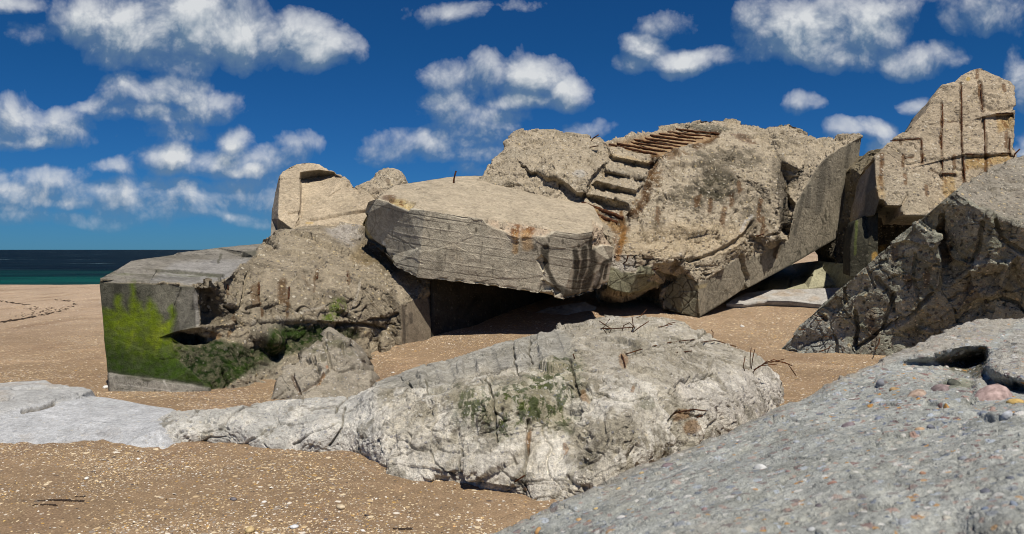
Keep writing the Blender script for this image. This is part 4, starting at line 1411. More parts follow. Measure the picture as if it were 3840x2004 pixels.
# ---------------------------------------------------------------- the upper left piece with a stepped recess
uo = [(680, 606, 14.3), (680, 596, 14.35), (683, 551, 14.8), (685, 521, 15.0), (694, 476, 15.4), (703, 440, 15.7), (711, 430, 15.75), (726, 421, 15.85), (745, 413, 16.0), (776, 409, 16.2), (802, 413, 16.3), (822, 424, 16.3), (841, 432, 16.2), (844, 438, 16.1),
      (862, 444, 16), (873, 452, 15.9), (886, 467, 15.8), (895, 471, 15.7), (915, 478, 15.4), (932, 490, 15.1), (960, 520, 14.8), (960, 640, 13.9), (900, 650, 13.75), (760, 650, 13.7), (706, 625, 14.0)]
ul = [[(704, 441, 15.25), (702, 486, 14.85), (699, 536, 14.4), (700, 549, 14.3)], [(704, 441, 15.25), (726, 421, 15.6), (776, 409, 16.2)], [(700, 549, 14.3), (738, 577, 14.05)]]
ur = [[(755, 433, 0), (780, 429, 0), (804, 427, 0), (841, 432, 0)], [(757, 453, .55), (780, 450, .6), (804, 446, .6), (841, 440, .25)],
      [(754, 434, 0), (754, 480, 0), (753, 543, 0)], [(758.5, 455, .5), (758.5, 490, .36), (757, 543, .14)], [(700, 550, 0), (738, 578, 0)], [(698, 578, .3), (731, 587, .2)]]


def sh_up(c):
    d = .012 * fbm(c.P, 2.0, 4, 1) + .008 * facets(c.P, 5, 2) - .012 * pits(c, 9, 3)
    d -= .09 * c.stroke([(783, 552), (815, 549), (835, 544), (860, 538), (919, 530)], 4.5, 3)
    d -= .04 * c.stroke([(726, 536), (752, 533), (756, 545)], 4, 3)
    d -= .02 * c.stroke([(772, 520), (800, 502), (830, 492), (855, 476)], 2.5, 3)
    d -= .014 * c.stroke([(704, 452), (754, 449)], 2.5, 2) + .014 * c.stroke([(770, 463), (810, 460)], 3, 3)
    low = c.poly([(690, 590), (740, 560), (790, 560), (920, 570), (960, 660), (690, 660)], 10, 10)
    d += low * rough_d(c, .06, 60)
    e = c.poly([(845, 438), (890, 440), (905, 490), (880, 480), (860, 455)], 5, 5)
    d += e * rough_d(c, .06, 61)
    d -= .03 * c.stroke([(703, 440), (726, 421), (776, 409), (841, 432)], 5, 3) * ss(-.2, .3, fbm(c.P, 5, 3, 8))
    return d


def pt_up(c):
    C = tone(c, TAN * (1.08, 1.05, 1.02), 63, .1)
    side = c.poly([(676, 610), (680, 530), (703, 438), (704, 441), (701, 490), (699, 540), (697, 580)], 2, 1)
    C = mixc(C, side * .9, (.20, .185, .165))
    C = mixc(C, np.maximum(c.poly([(757, 434), (804, 428), (841, 433), (841, 440), (804, 446), (757, 453)], 2, 2), 0) * .85, (.13, .12, .095))  # shade under the recess lip painted onto its face
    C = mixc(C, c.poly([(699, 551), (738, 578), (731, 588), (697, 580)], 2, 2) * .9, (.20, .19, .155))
    C = mixc(C, c.poly([(830, 590), (870, 570), (915, 575), (900, 620), (840, 610)], 8, 8) * .55, (.42, .41, .40))
    C = mixc(C, c.stroke([(772, 563), (785, 562)], 5, 2) * .8, (.5, .36, .16))
    C = mixc(C, c.stroke([(768, 575), (762, 600)], 5, 3) * .5, (.13, .09, .05))
    C = mixc(C, ss(.1, .4, fbm(c.P, 4, 4, 64)) * .3, TAN * .7)
    return C, det(c, .35, 0, .7)


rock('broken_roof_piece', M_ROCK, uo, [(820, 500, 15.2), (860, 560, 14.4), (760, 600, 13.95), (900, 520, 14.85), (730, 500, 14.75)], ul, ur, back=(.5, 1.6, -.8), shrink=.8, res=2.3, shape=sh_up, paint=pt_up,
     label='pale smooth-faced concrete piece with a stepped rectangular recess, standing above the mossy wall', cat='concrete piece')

bo = [(880, 478, 16.3), (893, 461, 16.4), (917, 450, 16.5), (930, 447, 16.5), (936, 438, 16.5), (943, 427, 16.5), (955, 419, 16.5), (970, 415, 16.5), (996, 415, 16.5), (1012, 425, 16.4), (1021, 440, 16.3), (1027, 458, 16.2), (1026, 474, 16.0), (1010, 500, 15.8), (930, 510, 15.6), (895, 495, 15.9)]


def sh_bould(c):
    return rough_d(c, .05, 66)


def pt_tan(c):
    C = tone(c, TAN * 1.03, 67, .16)
    C = mixc(C, np.maximum(c.blob(976, 460, 6, 10, 4), .6 * c.blob(950, 480, 20, 8, 5)) * .6, (.12, .08, .05))
    return C, det(c, .95, 0, 1)


rock('concrete_boulder', M_ROCK, bo, [(980, 450, 15.9), (960, 480, 15.6), (920, 475, 15.9)], back=(0, 1.2, -.5), shrink=.7, res=2.3, smooth=(7, 4), shape=sh_bould, paint=pt_tan,
     label='small rounded lump of concrete perched on the skyline behind the tilted slab', cat='boulder')
p0, p1 = W(1139, 470, 15.0), W(1147, 430, 15.0)
tag(bar('iron_rod', M_RUST, [p0, p0 * .5 + p1 * .5 + [-.012, 0, 0], p1], .017, None), 'thin rusty iron rod sticking up alone from the back of the tilted slab', 'iron rod')

# ---------------------------------------------------------------- the tall standing block at the right
tl_ = plane((2203, 500, 14.4), (2325, 542, 14.15), (2440, 180, 16.4))
to = on(tl_, (2200, 395), (2215, 380), (2232, 363), (2252, 345), (2285, 322), (2312, 299), (2330, 277), (2345, 248), (2358, 230), (2372, 216), (2400, 206), (2420, 190), (2440, 179), (2456, 174), (2470, 173), (2484, 180), (2502, 190), (2525, 200), (2540, 206), (2549, 218), (2551, 240), (2551, 300), (2550, 360), (2556, 400), (2556, 520))
to += on(tl_, (2420, 545), (2325, 542), (2270, 540), (2267, 517), (2232, 516), (2226, 506), (2212, 500)) + [(2200, 540, 14.6), (2176, 545, 15.0), (2178, 490, 15.1), (2190, 430, 15.35), (2196, 405, 15.4)]
t_l = [on(tl_, (2200, 395), (2203, 470), (2212, 500))]
t_r = [[(2505, 284, -.05), (2530, 283, -.05), (2549, 283, -.05)], [(2504, 292, .12), (2530, 291, .14), (2549, 290, .12)], [(2424, 387, -.02), (2480, 386, -.03), (2540, 383, -.02)], [(2424, 395, .08), (2480, 395, .09), (2540, 391, .08)]]
tgr = [([(2369, 259), (2369, 300), (2366, 350), (2369, 400), (2370, 444)], 4, .03), ([(2417, 211), (2417, 290), (2419, 380), (2422, 420), (2425, 458)], 4, .04), ([(2464, 207), (2467, 240), (2471, 278)], 7, .06), ([(2473, 297), (2477, 350), (2478, 400), (2479, 435)], 5, .045),
       ([(2537, 346), (2538, 386)], 5, .04), ([(2367, 438), (2404, 440)], 5, .05), ([(2237, 353), (2275, 352), (2314, 349)], 3.5, .04), ([(2264, 352), (2264, 362)], 4, .04), ([(2316, 350), (2317, 380), (2319, 405)], 4, .035), ([(2275, 398), (2295, 396)], 4, .03),
       ([(2369, 305), (2420, 303)], 3, .02), ([(2340, 425), (2370, 440), (2372, 452)], 3, .02), ([(2282, 490), (2275, 505), (2268, 516)], 4, .05), ([(2480, 270), (2500, 280), (2550, 272)], 7, .05), ([(2475, 235), (2510, 246)], 5, .03)]


def sh_tall(c):
    sd = c.poly([(2170, 550), (2175, 480), (2198, 395), (2200, 395), (2203, 470), (2211, 500), (2204, 545)], 2, 0)
    d = (1 - sd) * (rough_d(c, .06, 70) * .65 + .05 * fbm(c.P * [1, 1, 2.2], 1.6, 3, 71) - .02 * pits(c, 7, 72)) + .006 * fbm(c.P, 5, 3, 2)
    for p, w, a in tgr:
        d -= a * c.stroke(p, w, 2.5)
    return d


def pt_tall(c):
    C = tone(c, TAN * (1.0, .97, .95), 73, .16)
    C = mixc(C, ss(.1, .4, fbm(c.P * [1, 1, 2], 2.2, 4, 74)) * .4, (.2, .17, .125))
    C = mixc(C, c.poly([(2210, 440), (2330, 430), (2340, 560), (2220, 520)], 20, 15) * .4, (.40, .355, .27))
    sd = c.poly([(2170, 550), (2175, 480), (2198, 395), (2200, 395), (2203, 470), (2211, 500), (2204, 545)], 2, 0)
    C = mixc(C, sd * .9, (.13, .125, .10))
    for p, w, a in tgr[:12]:
        C = mixc(C, c.stroke(p, w * 1.3, 4) * .55, (.10, .052, .025))
    y = np.maximum.reduce([c.poly([(2425, 391), (2540, 387), (2545, 402), (2490, 420), (2430, 428)], 5, 6), .9 * c.poly([(2504, 290), (2552, 288), (2550, 320), (2510, 335)], 5, 6), .8 * c.poly([(2374, 442), (2400, 442), (2405, 480), (2380, 500), (2368, 470)], 5, 6), .6 * c.poly([(2203, 445), (2222, 440), (2225, 500), (2205, 500)], 5, 6)])
    C = mixc(C, y * .75, (.40, .265, .10))
    C = mixc(C, y * ss(.0, .3, fbm(c.P * [2.5, 1, .4], 3.5, 3, 76)) * .8, (.15, .065, .02))
    for x, y0, h in ((2217, 402, 10), (2270, 404, 12), (2319, 400, 10), (2366, 350, 14), (2368, 305, 8), (2457, 186, 8), (2524, 222, 7), (2215, 430, 18), (2275, 450, 12), (2400, 405, 14), (2530, 350, 18), (2478, 420, 22), (2330, 477, 12), (2424, 440, 16), (2465, 225, 14)):
        C = mixc(C, c.stroke([(x, y0 - h), (x + 1, y0 + h)], 7, 4) * .7, (.125, .055, .018))
    C = mixc(C, c.blob(2434, 199, 7, 6, 2) * .7, (.5, .34, .08))
    return C, det(c, .9 * (1 - sd), 0, 1 - .4 * sd)


tall = empty('concrete_wall_stump', W(2350, 690, 14.8), 'tallest jagged block standing at the right, ribbed with rusty bars', 'concrete block')
R_tall = rock('body', M_ROCK, to, on(tl_, (2300, 420), (2450, 300)), t_l, t_r, back=(.25, 1.5, -.25), shrink=.92, res=2.3, shape=sh_tall, paint=pt_tall, parent=tall)
for a, b in (((2369, 262), (2369, 330)), ((2367, 340), (2370, 442)), ((2417, 215), (2419, 380)), ((2421, 392), (2425, 452)), ((2464, 210), (2471, 276)), ((2474, 300), (2478, 384)), ((2538, 348), (2538, 382)), ((2368, 438), (2404, 440)), ((2238, 353), (2313, 349)),
             ((2316, 352), (2319, 402)), ((2426, 389), (2536, 385)), ((2506, 286), (2548, 285)), ((2276, 398), (2294, 396))):
    bar('rebar', M_RUST, lay(R_tall, a, b, .005), .011, tall)

# block leaning behind the gap, and the narrow pier under the stump
do = [(2146, 424, 17.2), (2152, 418, 17.2), (2163, 408, 17.2), (2172, 403, 17.2), (2186, 392, 17.2), (2200, 376, 17.2), (2300, 372, 17.2), (2330, 640, 16.4), (2330, 720, 16.4), (2108, 720, 17.2), (2104, 655, 17.3), (2093, 640, 17.4), (2089, 604, 17.5), (2100, 585, 17.6), (2118, 540, 17.6), (2135, 480, 17.4)]


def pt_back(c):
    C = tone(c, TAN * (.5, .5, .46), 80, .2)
    C = mixc(C, c.poly([(2080, 600), (2110, 560), (2330, 520), (2330, 720), (2080, 720)], 20, 10) * .85, (.045, .04, .03))  # lower face painted near black for the shade of the cavity
    C = mixc(C, c.poly([(2212, 618), (2228, 616), (2214, 650), (2200, 660), (2195, 640)], 4, 4) * .8, (.38, .24, .07))
    return C, det(c, .6, 0, 1)


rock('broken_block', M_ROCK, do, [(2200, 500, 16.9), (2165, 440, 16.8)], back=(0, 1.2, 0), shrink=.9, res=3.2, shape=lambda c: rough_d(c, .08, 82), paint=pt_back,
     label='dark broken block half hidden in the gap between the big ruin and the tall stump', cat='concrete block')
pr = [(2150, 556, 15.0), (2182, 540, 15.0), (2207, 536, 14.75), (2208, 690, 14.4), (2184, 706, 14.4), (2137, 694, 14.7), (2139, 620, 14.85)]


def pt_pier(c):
    C = tone(c, (.05, .048, .034), 85, .16)  # very dark base colour stands in for the stump's shadow
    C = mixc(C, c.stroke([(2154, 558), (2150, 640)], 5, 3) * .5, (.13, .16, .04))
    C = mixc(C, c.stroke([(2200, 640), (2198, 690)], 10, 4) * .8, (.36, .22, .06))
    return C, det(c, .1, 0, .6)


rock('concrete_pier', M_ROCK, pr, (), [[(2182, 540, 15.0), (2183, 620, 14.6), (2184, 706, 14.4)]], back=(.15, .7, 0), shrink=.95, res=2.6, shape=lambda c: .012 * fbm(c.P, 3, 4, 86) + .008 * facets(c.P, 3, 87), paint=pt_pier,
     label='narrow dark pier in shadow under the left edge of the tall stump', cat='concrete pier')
# ---------------------------------------------------------------- the shaded dark rock at the right
ko = [(1968, 878, 12.50), (1972, 908, 12.40), (2050, 915, 12.20), (2130, 915, 12.10), (2250, 945, 11.80), (2420, 960, 11.40), (2640, 960, 11.00), (2640, 360, 13.60), (2590, 384, 13.40), (2548, 394, 13.20), (2515, 412, 12.90), (2482, 429, 12.60), (2455, 446, 11.93), (2432, 457, 11.62), (2399, 480, 11.00),
      (2362, 512, 11.11), (2327, 542, 11.23), (2270, 590, 11.43), (2222, 632, 11.58), (2182, 667, 11.70), (2140, 704, 11.85), (2097, 741, 11.97), (2057, 776, 12.09), (2024, 810, 12.21), (1994, 846, 12.32)]
kl = [[(2399, 480, 11.00), (2425, 500, 10.92), (2450, 520, 10.84), (2500, 545, 10.76), (2560, 560, 10.68), (2640, 585, 10.61)]]
kp = [(2300, 700, 11.46), (2400, 650, 11.23), (2500, 700, 11.11), (2600, 800, 11.15), (2300, 850, 11.89), (2150, 800, 12.01), (2080, 860, 12.20), (2200, 760, 11.78), (2450, 800, 11.46), (2560, 640, 10.84)]
kr = [[(2352, 600, -.05), (2368, 640, -.06), (2372, 668, -.05)], [(2362, 598, .15), (2376, 640, .2), (2380, 668, .2)], [(2380, 722, .0), (2440, 672, -.12), (2490, 660, -.14), (2532, 666, -.12), (2510, 735, -.1), (2470, 745, -.1), (2412, 782, -.05)],
      [(2418, 790, .15), (2474, 756, .2), (2516, 742, .2), (2540, 672, .15)], [(2150, 878, -.05), (2210, 840, -.1), (2260, 810, -.12), (2300, 760, -.1), (2360, 730, -.08)], [(2300, 900, 0), (2330, 850, .12), (2400, 830, .05)]]
kc = [([(2205, 700), (2240, 740), (2246, 780)], 8, .10), ([(2370, 545), (2362, 600), (2372, 650), (2374, 665)], 9, .14), ([(2150, 780), (2156, 830), (2150, 870)], 8, .12), ([(2250, 740), (2230, 790), (2220, 830)], 7, .08), ([(2296, 545), (2330, 570), (2365, 600)], 6, .06),
      ([(2368, 735), (2400, 770), (2408, 810)], 5, .08), ([(2120, 700), (2126, 760)], 6, .06), ([(2060, 790), (2076, 805)], 6, .06), ([(2098, 845), (2104, 885)], 6, .08), ([(2300, 640), (2296, 700), (2310, 760)], 6, .05), ([(2472, 560), (2460, 620), (2440, 668)], 8, .1), ([(2180, 670), (2200, 720)], 5, .05),
      ([(2150, 880), (2215, 830), (2290, 790), (2345, 745)], 7, .12), ([(2500, 545), (2520, 600), (2575, 640)], 8, .1), ([(2520, 750), (2560, 760), (2590, 800)], 8, .1)]
K_TOP = [(2399, 476), (2425, 498), (2450, 516), (2500, 542), (2560, 560), (2660, 580), (2660, 340), (2548, 390), (2440, 440)]


def sh_dark(c):
    tp = c.poly(K_TOP, 8, 12)
    d = rough_d(c, .075, 90) * (1 - .45 * tp) + .09 * facets(c.P, .9, 89) * (1 - tp) + .07 * fbm(c.P, 1.0, 3, 91) * (1 - tp) + .03 * facets(c.P * [1, 1, 1], 2.6, 92)
    for p, w, a in kc:
        d -= a * c.stroke(p, w, 7)
    d -= .02 * (1 - tp) * pits(c, 4, 93)
    e = c.stroke([(1968, 878), (2057, 776), (2182, 667), (2327, 542), (2399, 480)], 9, 0)
    return d * (1 - .6 * e)


def pt_dark2(c):
    tp = c.poly(K_TOP, 9, 30, 4.0)
    C = tone(c, (.33, .33, .265), 95, .15)
    C = mixc(C, ss(-.05, .3, fbm(c.P, 2.4, 4, 96)) * .6, (.21, .21, .17))
    C = mixc(C, ss(.12, .4, fbm(c.P, 4.6, 4, 97)) * .5, (.10, .10, .08))
    C = mixc(C, ss(.12, .3, fbm(c.P * [1, 1, .5], 5.2, 4, 88, .6)) * .45, (.56, .55, .45))
    C = mixc(C, ss(.1, .35, fbm(c.P, 1.6, 3, 98)) * .35, (.12, .125, .06))
    C = mixc(C, c.poly([(1960, 880), (2030, 800), (2110, 800), (2140, 900), (1960, 915)], 20, 20) * .6, (.36, .375, .36))
    for x, y, rx, ry in ((2440, 735, 26, 28), (2190, 800, 16, 40), (2200, 840, 20, 28), (2370, 590, 10, 40), (2250, 640, 14, 30), (2285, 710, 12, 30), (2380, 640, 10, 30), (2075, 800, 8, 18), (2330, 700, 10, 30)):
        C = mixc(C, c.blob(x, y, rx, ry, 12) * .55, (.11, .065, .035))
    C = mixc(C, c.poly([(2380, 722), (2440, 672), (2490, 660), (2532, 666), (2510, 735), (2470, 745), (2412, 782)], 4, 5) * .5, (.21, .195, .145))
    C = mixc(C, c.stroke([(2400, 690), (2450, 705), (2475, 735)], 6, 4) * .5, (.34, .31, .22))
    C = mixc(C, c.poly([(2300, 790), (2360, 735), (2390, 760), (2410, 815), (2340, 830)], 6, 8) * .45, (.27, .26, .20))
    Tp = tone(c, (.30, .272, .222), 99, .2)
    C = C * (1 - tp[:, None]) + Tp * tp[:, None]
    C = mixc(C, tp * ss(.1, .35, fbm(c.P, 3, 4, 94)) * .35, (.22, .185, .14))
    return C, det(c, 1.0, 0, 1.0)


drk = empty('shadowed_boulder', W(2250, 915, 11.2), 'dark shaded boulder with a straight sloping left edge, beside the pebbly foreground rock', 'boulder')
R_drk = rock('body', M_ROCK, ko, kp, kl, kr, back=(1.6, 2.2, -.1), shrink=.85, res=2.4, shape=sh_dark, paint=pt_dark2, parent=drk)
for x, y, dv, L in ((2074, 800, (-1, -.3, .35), .22), (2076, 802, (-1, -.4, -.1), .2), (2100, 850, (-.8, -.4, .1), .25), (2098, 870, (-1, -.3, -.25), .3), (2215, 852, (-.5, -.6, -.3), .35), (2026, 830, (-.7, -.5, .1), .18)):
    stub(R_drk, drk, x, y, dv, L, .007)
p, n_ = at(R_drk, 2552, 398)
bar('rebar', M_RUST, [p + [0, .05, -.05], p + [.02, .03, .08], p + [.10, .02, .16]], .012, drk)

# ---------------------------------------------------------------- the pale weathered block across the middle
eo = [zz(325, 1150, -.08), zz(338, 1105, .03), zz(352, 1066, .10), zz(380, 1040, .13), zz(414, 1029, .15), zz(430, 1026, .16), zz(488, 1021, .19), zz(540, 1017, .22), zz(586, 1013, .22), zz(664, 999, .24), zz(700, 994, .25), zz(742, 996, .24), zz(800, 990, .25), zz(850, 985, .25), zz(885, 984, .25), zz(910, 978, .27), zz(930, 962, .32),
      zz(953, 948, .36), zz(1005, 929, .42), zz(1073, 907, .47), zz(1134, 895, .50), zz(1214, 869, .56), zz(1280, 851, .62), zz(1312, 844, .64), zz(1350, 832, .68), zz(1392, 821, .71), zz(1411, 813, .73), zz(1486, 804, .75), zz(1505, 792, .78), zz(1542, 792, .78), zz(1600, 795, .77), zz(1640, 796, .76), zz(1701, 803, .72), zz(1739, 827, .66),
      zz(1790, 848, .60), zz(1837, 865, .54), zz(1893, 879, .47), zz(1917, 888, .42), zz(1931, 907, .35), zz(1950, 925, .28), zz(1966, 936, .22), zz(1974, 968, .10), zz(1972, 1020, -.06), zz(1900, 1110, -.08), zz(1700, 1230, -.08), zz(1500, 1300, -.08), zz(1380, 1290, -.06), zz(1350, 1278, -.05), zz(1317, 1268, -.05), zz(1247, 1252, -.05), zz(1190, 1248, -.05), zz(1162, 1234, -.05),
      zz(1097, 1236, -.05), zz(1012, 1230, -.05), zz(966, 1212, -.05), zz(958, 1186, -.04), zz(923, 1172, -.04), zz(905, 1155, -.04), zz(872, 1168, -.09), zz(820, 1164, -.09), zz(742, 1160, -.09), zz(664, 1160, -.09), zz(586, 1142, -.09), zz(508, 1140, -.09), zz(449, 1152, -.09), zz(383, 1164, -.1)]
ep = [zz(400, 1090, .08), zz(440, 1070, .14), zz(520, 1085, .09), zz(600, 1060, .17), zz(660, 1100, .09), zz(760, 1060, .19), zz(780, 1105, .10), zz(880, 1060, .22), zz(940, 1000, .36), zz(985, 1060, .29), zz(985, 1150, .11), zz(930, 1100, .16), zz(1080, 1000, .46), zz(1080, 1080, .28), zz(1080, 1170, .09), zz(1200, 950, .52), zz(1200, 1020, .47), zz(1200, 1100, .25), zz(1200, 1190, .09), zz(1310, 940, .60), zz(1310, 1010, .52), zz(1310, 1100, .30), zz(1310, 1200, .10),
      zz(1420, 870, .69), zz(1420, 960, .58), zz(1430, 1050, .39), zz(1420, 1150, .20), zz(1420, 1230, .06), zz(1560, 850, .75), zz(1560, 930, .66), zz(1560, 1020, .52), zz(1560, 1100, .38), zz(1560, 1190, .2), zz(1700, 870, .70), zz(1700, 950, .56), zz(1700, 1030, .42), zz(1700, 1110, .26), zz(1830, 920, .48), zz(1830, 1000, .33), zz(1830, 1060, .18), zz(1900, 940, .36), zz(1900, 1010, .18)]
# the shuttered band with pipe-like hollows along the upper left edge
er = []
band_t, band_b = [], []
for k in range(15):
    x = 960 + k * 30
    yt = 948 + (823 - 948) * (x - 953) / (1392 - 953)
    er_y = yt + 26 + 26 * min(1, (x - 960) / 260)
    band_b.append((x, er_y))
ecr = [([(373, 1072), (388, 1055), (410, 1040), (430, 1032)], 9, .06), ([(385, 1078), (392, 1095)], 6, .04), ([(565, 1062), (590, 1040), (620, 1022), (660, 1005)], 7, .05), ([(845, 1040), (865, 1010), (880, 990)], 7, .06), ([(830, 1122), (860, 1075), (868, 1030)], 6, .05), ([(955, 1100), (965, 1140)], 4, .03),
       ([(1155, 1180), (1165, 1140), (1162, 1128)], 6, .06), ([(1325, 1060), (1330, 1130), (1322, 1190), (1316, 1215)], 9, .07), ([(1250, 1040), (1253, 1090), (1260, 1130)], 6, .05), ([(1316, 1215), (1330, 1240), (1338, 1262)], 5, .04), ([(1430, 905), (1440, 935), (1448, 970), (1462, 1000)], 8, .05), ([(1448, 975), (1500, 985), (1560, 1000), (1640, 1010)], 5, .05),
       ([(1640, 870), (1700, 860), (1800, 842)], 5, .04), ([(1620, 890), (1700, 875), (1760, 862)], 4, .03), ([(1680, 955), (1740, 962), (1800, 940)], 6, .05), ([(1070, 960), (1075, 990), (1120, 975)], 6, .06), ([(1030, 960), (1040, 985), (1060, 970)], 7, .07), ([(1292, 870), (1296, 910), (1300, 940)], 5, .05), ([(1330, 855), (1336, 905), (1332, 920)], 5, .05),
       ([(740, 1120), (780, 1090), (850, 1062)], 5, .03), ([(1530, 895), (1580, 890), (1610, 880)], 6, .05), ([(640, 1100), (700, 1070), (760, 1065)], 4, .025), ([(1680, 1060), (1700, 1040), (1760, 1050)], 6, .05), ([(1800, 1000), (1830, 1030), (1838, 1070)], 6, .05), ([(1220, 950), (1236, 990), (1250, 1040)], 6, .05)]
BAND = [(945, 955), (1005, 930), (1134, 896), (1214, 870), (1312, 845), (1392, 822), (1440, 850), (1440, 930), (1390, 905), (1310, 925), (1210, 925), (1130, 965), (1020, 985), (960, 990)]


def sh_pale(c):
    P = c.P + .08 * np.stack([gn(c.P, 3, 1), gn(c.P, 3, 2), gn(c.P, 3, 3)], -1)
    B = c.poly(BAND, 8, 6)
    lowf = c.poly([(930, 1000), (1430, 930), (1960, 960), (1960, 1100), (1340, 1300), (940, 1220)], 25, 20)
    armm = c.poly([(330, 1150), (360, 1010), (900, 970), (930, 1160), (600, 1150)], 20, 10)
    rib = fbm(P * [1.0, .45, .45], 5.5, 4, 101, .55, True)      # water-worn ribs
    d = .070 * (1 - .80 * armm) * (facets(P, 1.7, 102) * .95 + .40 * facets(P, 4.5, 103)) + .030 * lowf * rib + .02 * fbm(P, 2.2, 4, 104) + .012 * fbm(P, 12, 4, 105, .6, True)
    d = d * (1 - .75 * B)
    d -= .035 * lowf * ss(.1, .5, fbm(P, 6, 4, 106)) + .012 * pits(c, 22, 107)
    # hollows of round timbers cast in the band
    for x0, y0, x1, y1, w in ((1178, 905, 1185, 955, 17), (1234, 890, 1246, 940, 14), (1290, 868, 1300, 915, 0), (1328, 870, 1350, 920, 22), (1385, 850, 1402, 890, 20), (1080, 930, 1090, 960, 16), (1120, 918, 1132, 955, 14)):
        if w:
            r = c.dist([(x0, y0), (x1, y1)], 1.5)
            d -= .022 * np.sqrt(np.clip(1 - (r / w) ** 2, 0, 1))
    d += .028 * (c.blob(1308, 880, 20, 28, 5) + c.blob(1362, 862, 14, 30, 4) + c.blob(1212, 915, 16, 26, 4) + c.blob(1158, 925, 12, 24, 4) + c.blob(1062, 945, 14, 20, 4))
    for p, w, a in ecr:
        d -= min(a, .03) * c.stroke(p, w * .6, 14, 3.5)
    F1, F2, H, DL = worley(P + .06 * np.stack([gn(c.P, 6, 4), gn(c.P, 6, 5), gn(c.P, 6, 6)], -1), 1.9, 113)
    d -= .03 * (1 - ss(.0, .035, F2 - F1)) * ss(-.25, .1, gn(c.P, 1.7, 114))
    F1, F2, H, DL = worley(P + .05 * np.stack([gn(c.P, 8, 4), gn(c.P, 8, 5), gn(c.P, 8, 6)], -1), 4.5, 116)
    d -= .02 * (1 - ss(.0, .09, F2 - F1)) * ss(-.1, .2, gn(c.P, 2.7, 117))
    d -= .03 * ss(.18, .4, fbm(P, 9, 3, 118)) + .012 * ss(.2, .45, fbm(P, 19, 2, 119))
    return d


def pt_pale(c):
    C = tone(c, (.50, .465, .39), 108, .14)
    C = mixc(C, ss(-.05, .16, fbm(c.P, 1.9, 5, 109, .62)) * .7, (.24, .215, .155))
    topm = c.poly([(1400, 815), (1510, 790), (1740, 825), (1930, 900), (1900, 960), (1700, 960), (1480, 950), (1420, 880)], 30, 25)
    C = mixc(C, topm * .6, (.34, .31, .25))
    arm = c.poly([(330, 1150), (360, 1010), (900, 970), (950, 1000), (960, 1200), (600, 1150)], 25, 20)
    C = mixc(C, arm * .65, (.52, .52, .50))
    wht = c.poly([(950, 1110), (1150, 1120), (1300, 1160), (1450, 1200), (1340, 1290), (1150, 1240), (960, 1210)], 30, 35)
    C = mixc(C, wht * .55, (.60, .57, .51))
    C = mixc(C, c.poly([(1700, 960), (1960, 930), (1980, 1000), (1830, 1080), (1720, 1020)], 25, 25) * .55, (.52, .49, .45))
    C = mixc(C, ss(.04, .16, fbm(c.P * [1, .5, .5], 4.2, 5, 110, .62)) * (1 - .6 * topm) * .7, (.67, .64, .57))
    C = mixc(C, ss(.1, .24, fbm(c.P, 3.0, 5, 115, .62)) * .6, (.15, .135, .095))
    B = c.poly(BAND, 8, 8)
    C = mixc(C, B * .65, (.27, .265, .235))
    # moss in the middle hollows
    m = .9 * c.poly([(1130, 990), (1190, 985), (1290, 960), (1340, 925), (1430, 895), (1455, 930), (1470, 990), (1425, 1085), (1330, 1075), (1280, 1120), (1240, 1080), (1150, 1060)], 32, 26)
    for x, y, rx, ry, a in ((1400, 1030, 34, 52, 1), (1330, 1010, 50, 45, 1), (1448, 945, 26, 55, 1), (1240, 1060, 24, 55, .8), (1325, 1065, 36, 14, 1), (1620, 1020, 34, 16, .6), (1100, 985, 26, 12, .6)):
        m = np.maximum(m, .6 * a * c.blob(x, y, rx, ry, 24))
    st_ = fbm(c.P * [1.4, .55, .55], 12.0, 5, 111, .66) + .12 * gn(c.P, 4.0, 120)
    rg = ss(.0, .07, st_ + .05 * (m - .72))
    C = mixc(C, m * rg * .92, (.035, .055, .007))
    C = mixc(C, m * rg * ss(.05, .3, fbm(c.P, 14, 3, 112)) * .6, (.075, .10, .012))
    C = mixc(C, m * (1 - rg) * .35, (.26, .24, .12))
    for p, w, a in ecr:
        C = mixc(C, c.stroke(p, w * .6, 14, 3.5) * .6, (.09, .08, .05))
    for x, y, rx, ry in ((1568, 902, 14, 22), (1710, 1045, 22, 16), (1735, 1075, 22, 22), (1315, 1225, 8, 12), (1330, 1110, 8, 30), (1420, 1130, 8, 14), (1590, 985, 6, 12), (1470, 1000, 8, 16)):
        C = mixc(C, c.blob(x, y, rx, ry, 8) * .6, (.23, .115, .035))
    return C, det(c, .85 * (1 - .5 * B), 0, 1.0)


pale = empty('weathered_block', W(1350, 1278, 5.1), 'low pale block with mossy hollows and bent wires, in the middle foreground', 'concrete block')
R_pale = rock('body', M_PALE, eo, ep, (), back=(.2, .9, -.5), shrink=.8, res=2.2, smooth=(9, 4), shape=sh_pale, paint=pt_pale, parent=pale)


def wire(r, par, pts, rad=.006, lift=.01, name='rebar'):
    """pts: (column, row, height above the bed)"""
    q = []
    for x, y, h in pts:
        p, n = at(r, x, y)
        q.append(p + np.array([0, 0, h + lift]))
    return bar(name, M_RUST, q, rad, par, .2)


def free(r, par, foot, devs, rad=.006):
    p, n = at(r, *foot)
    q = [p - n * .03]
    for d in devs:
        q.append(p + np.array(d, float))
    return bar('rebar', M_RUST, q, rad, par, .2)


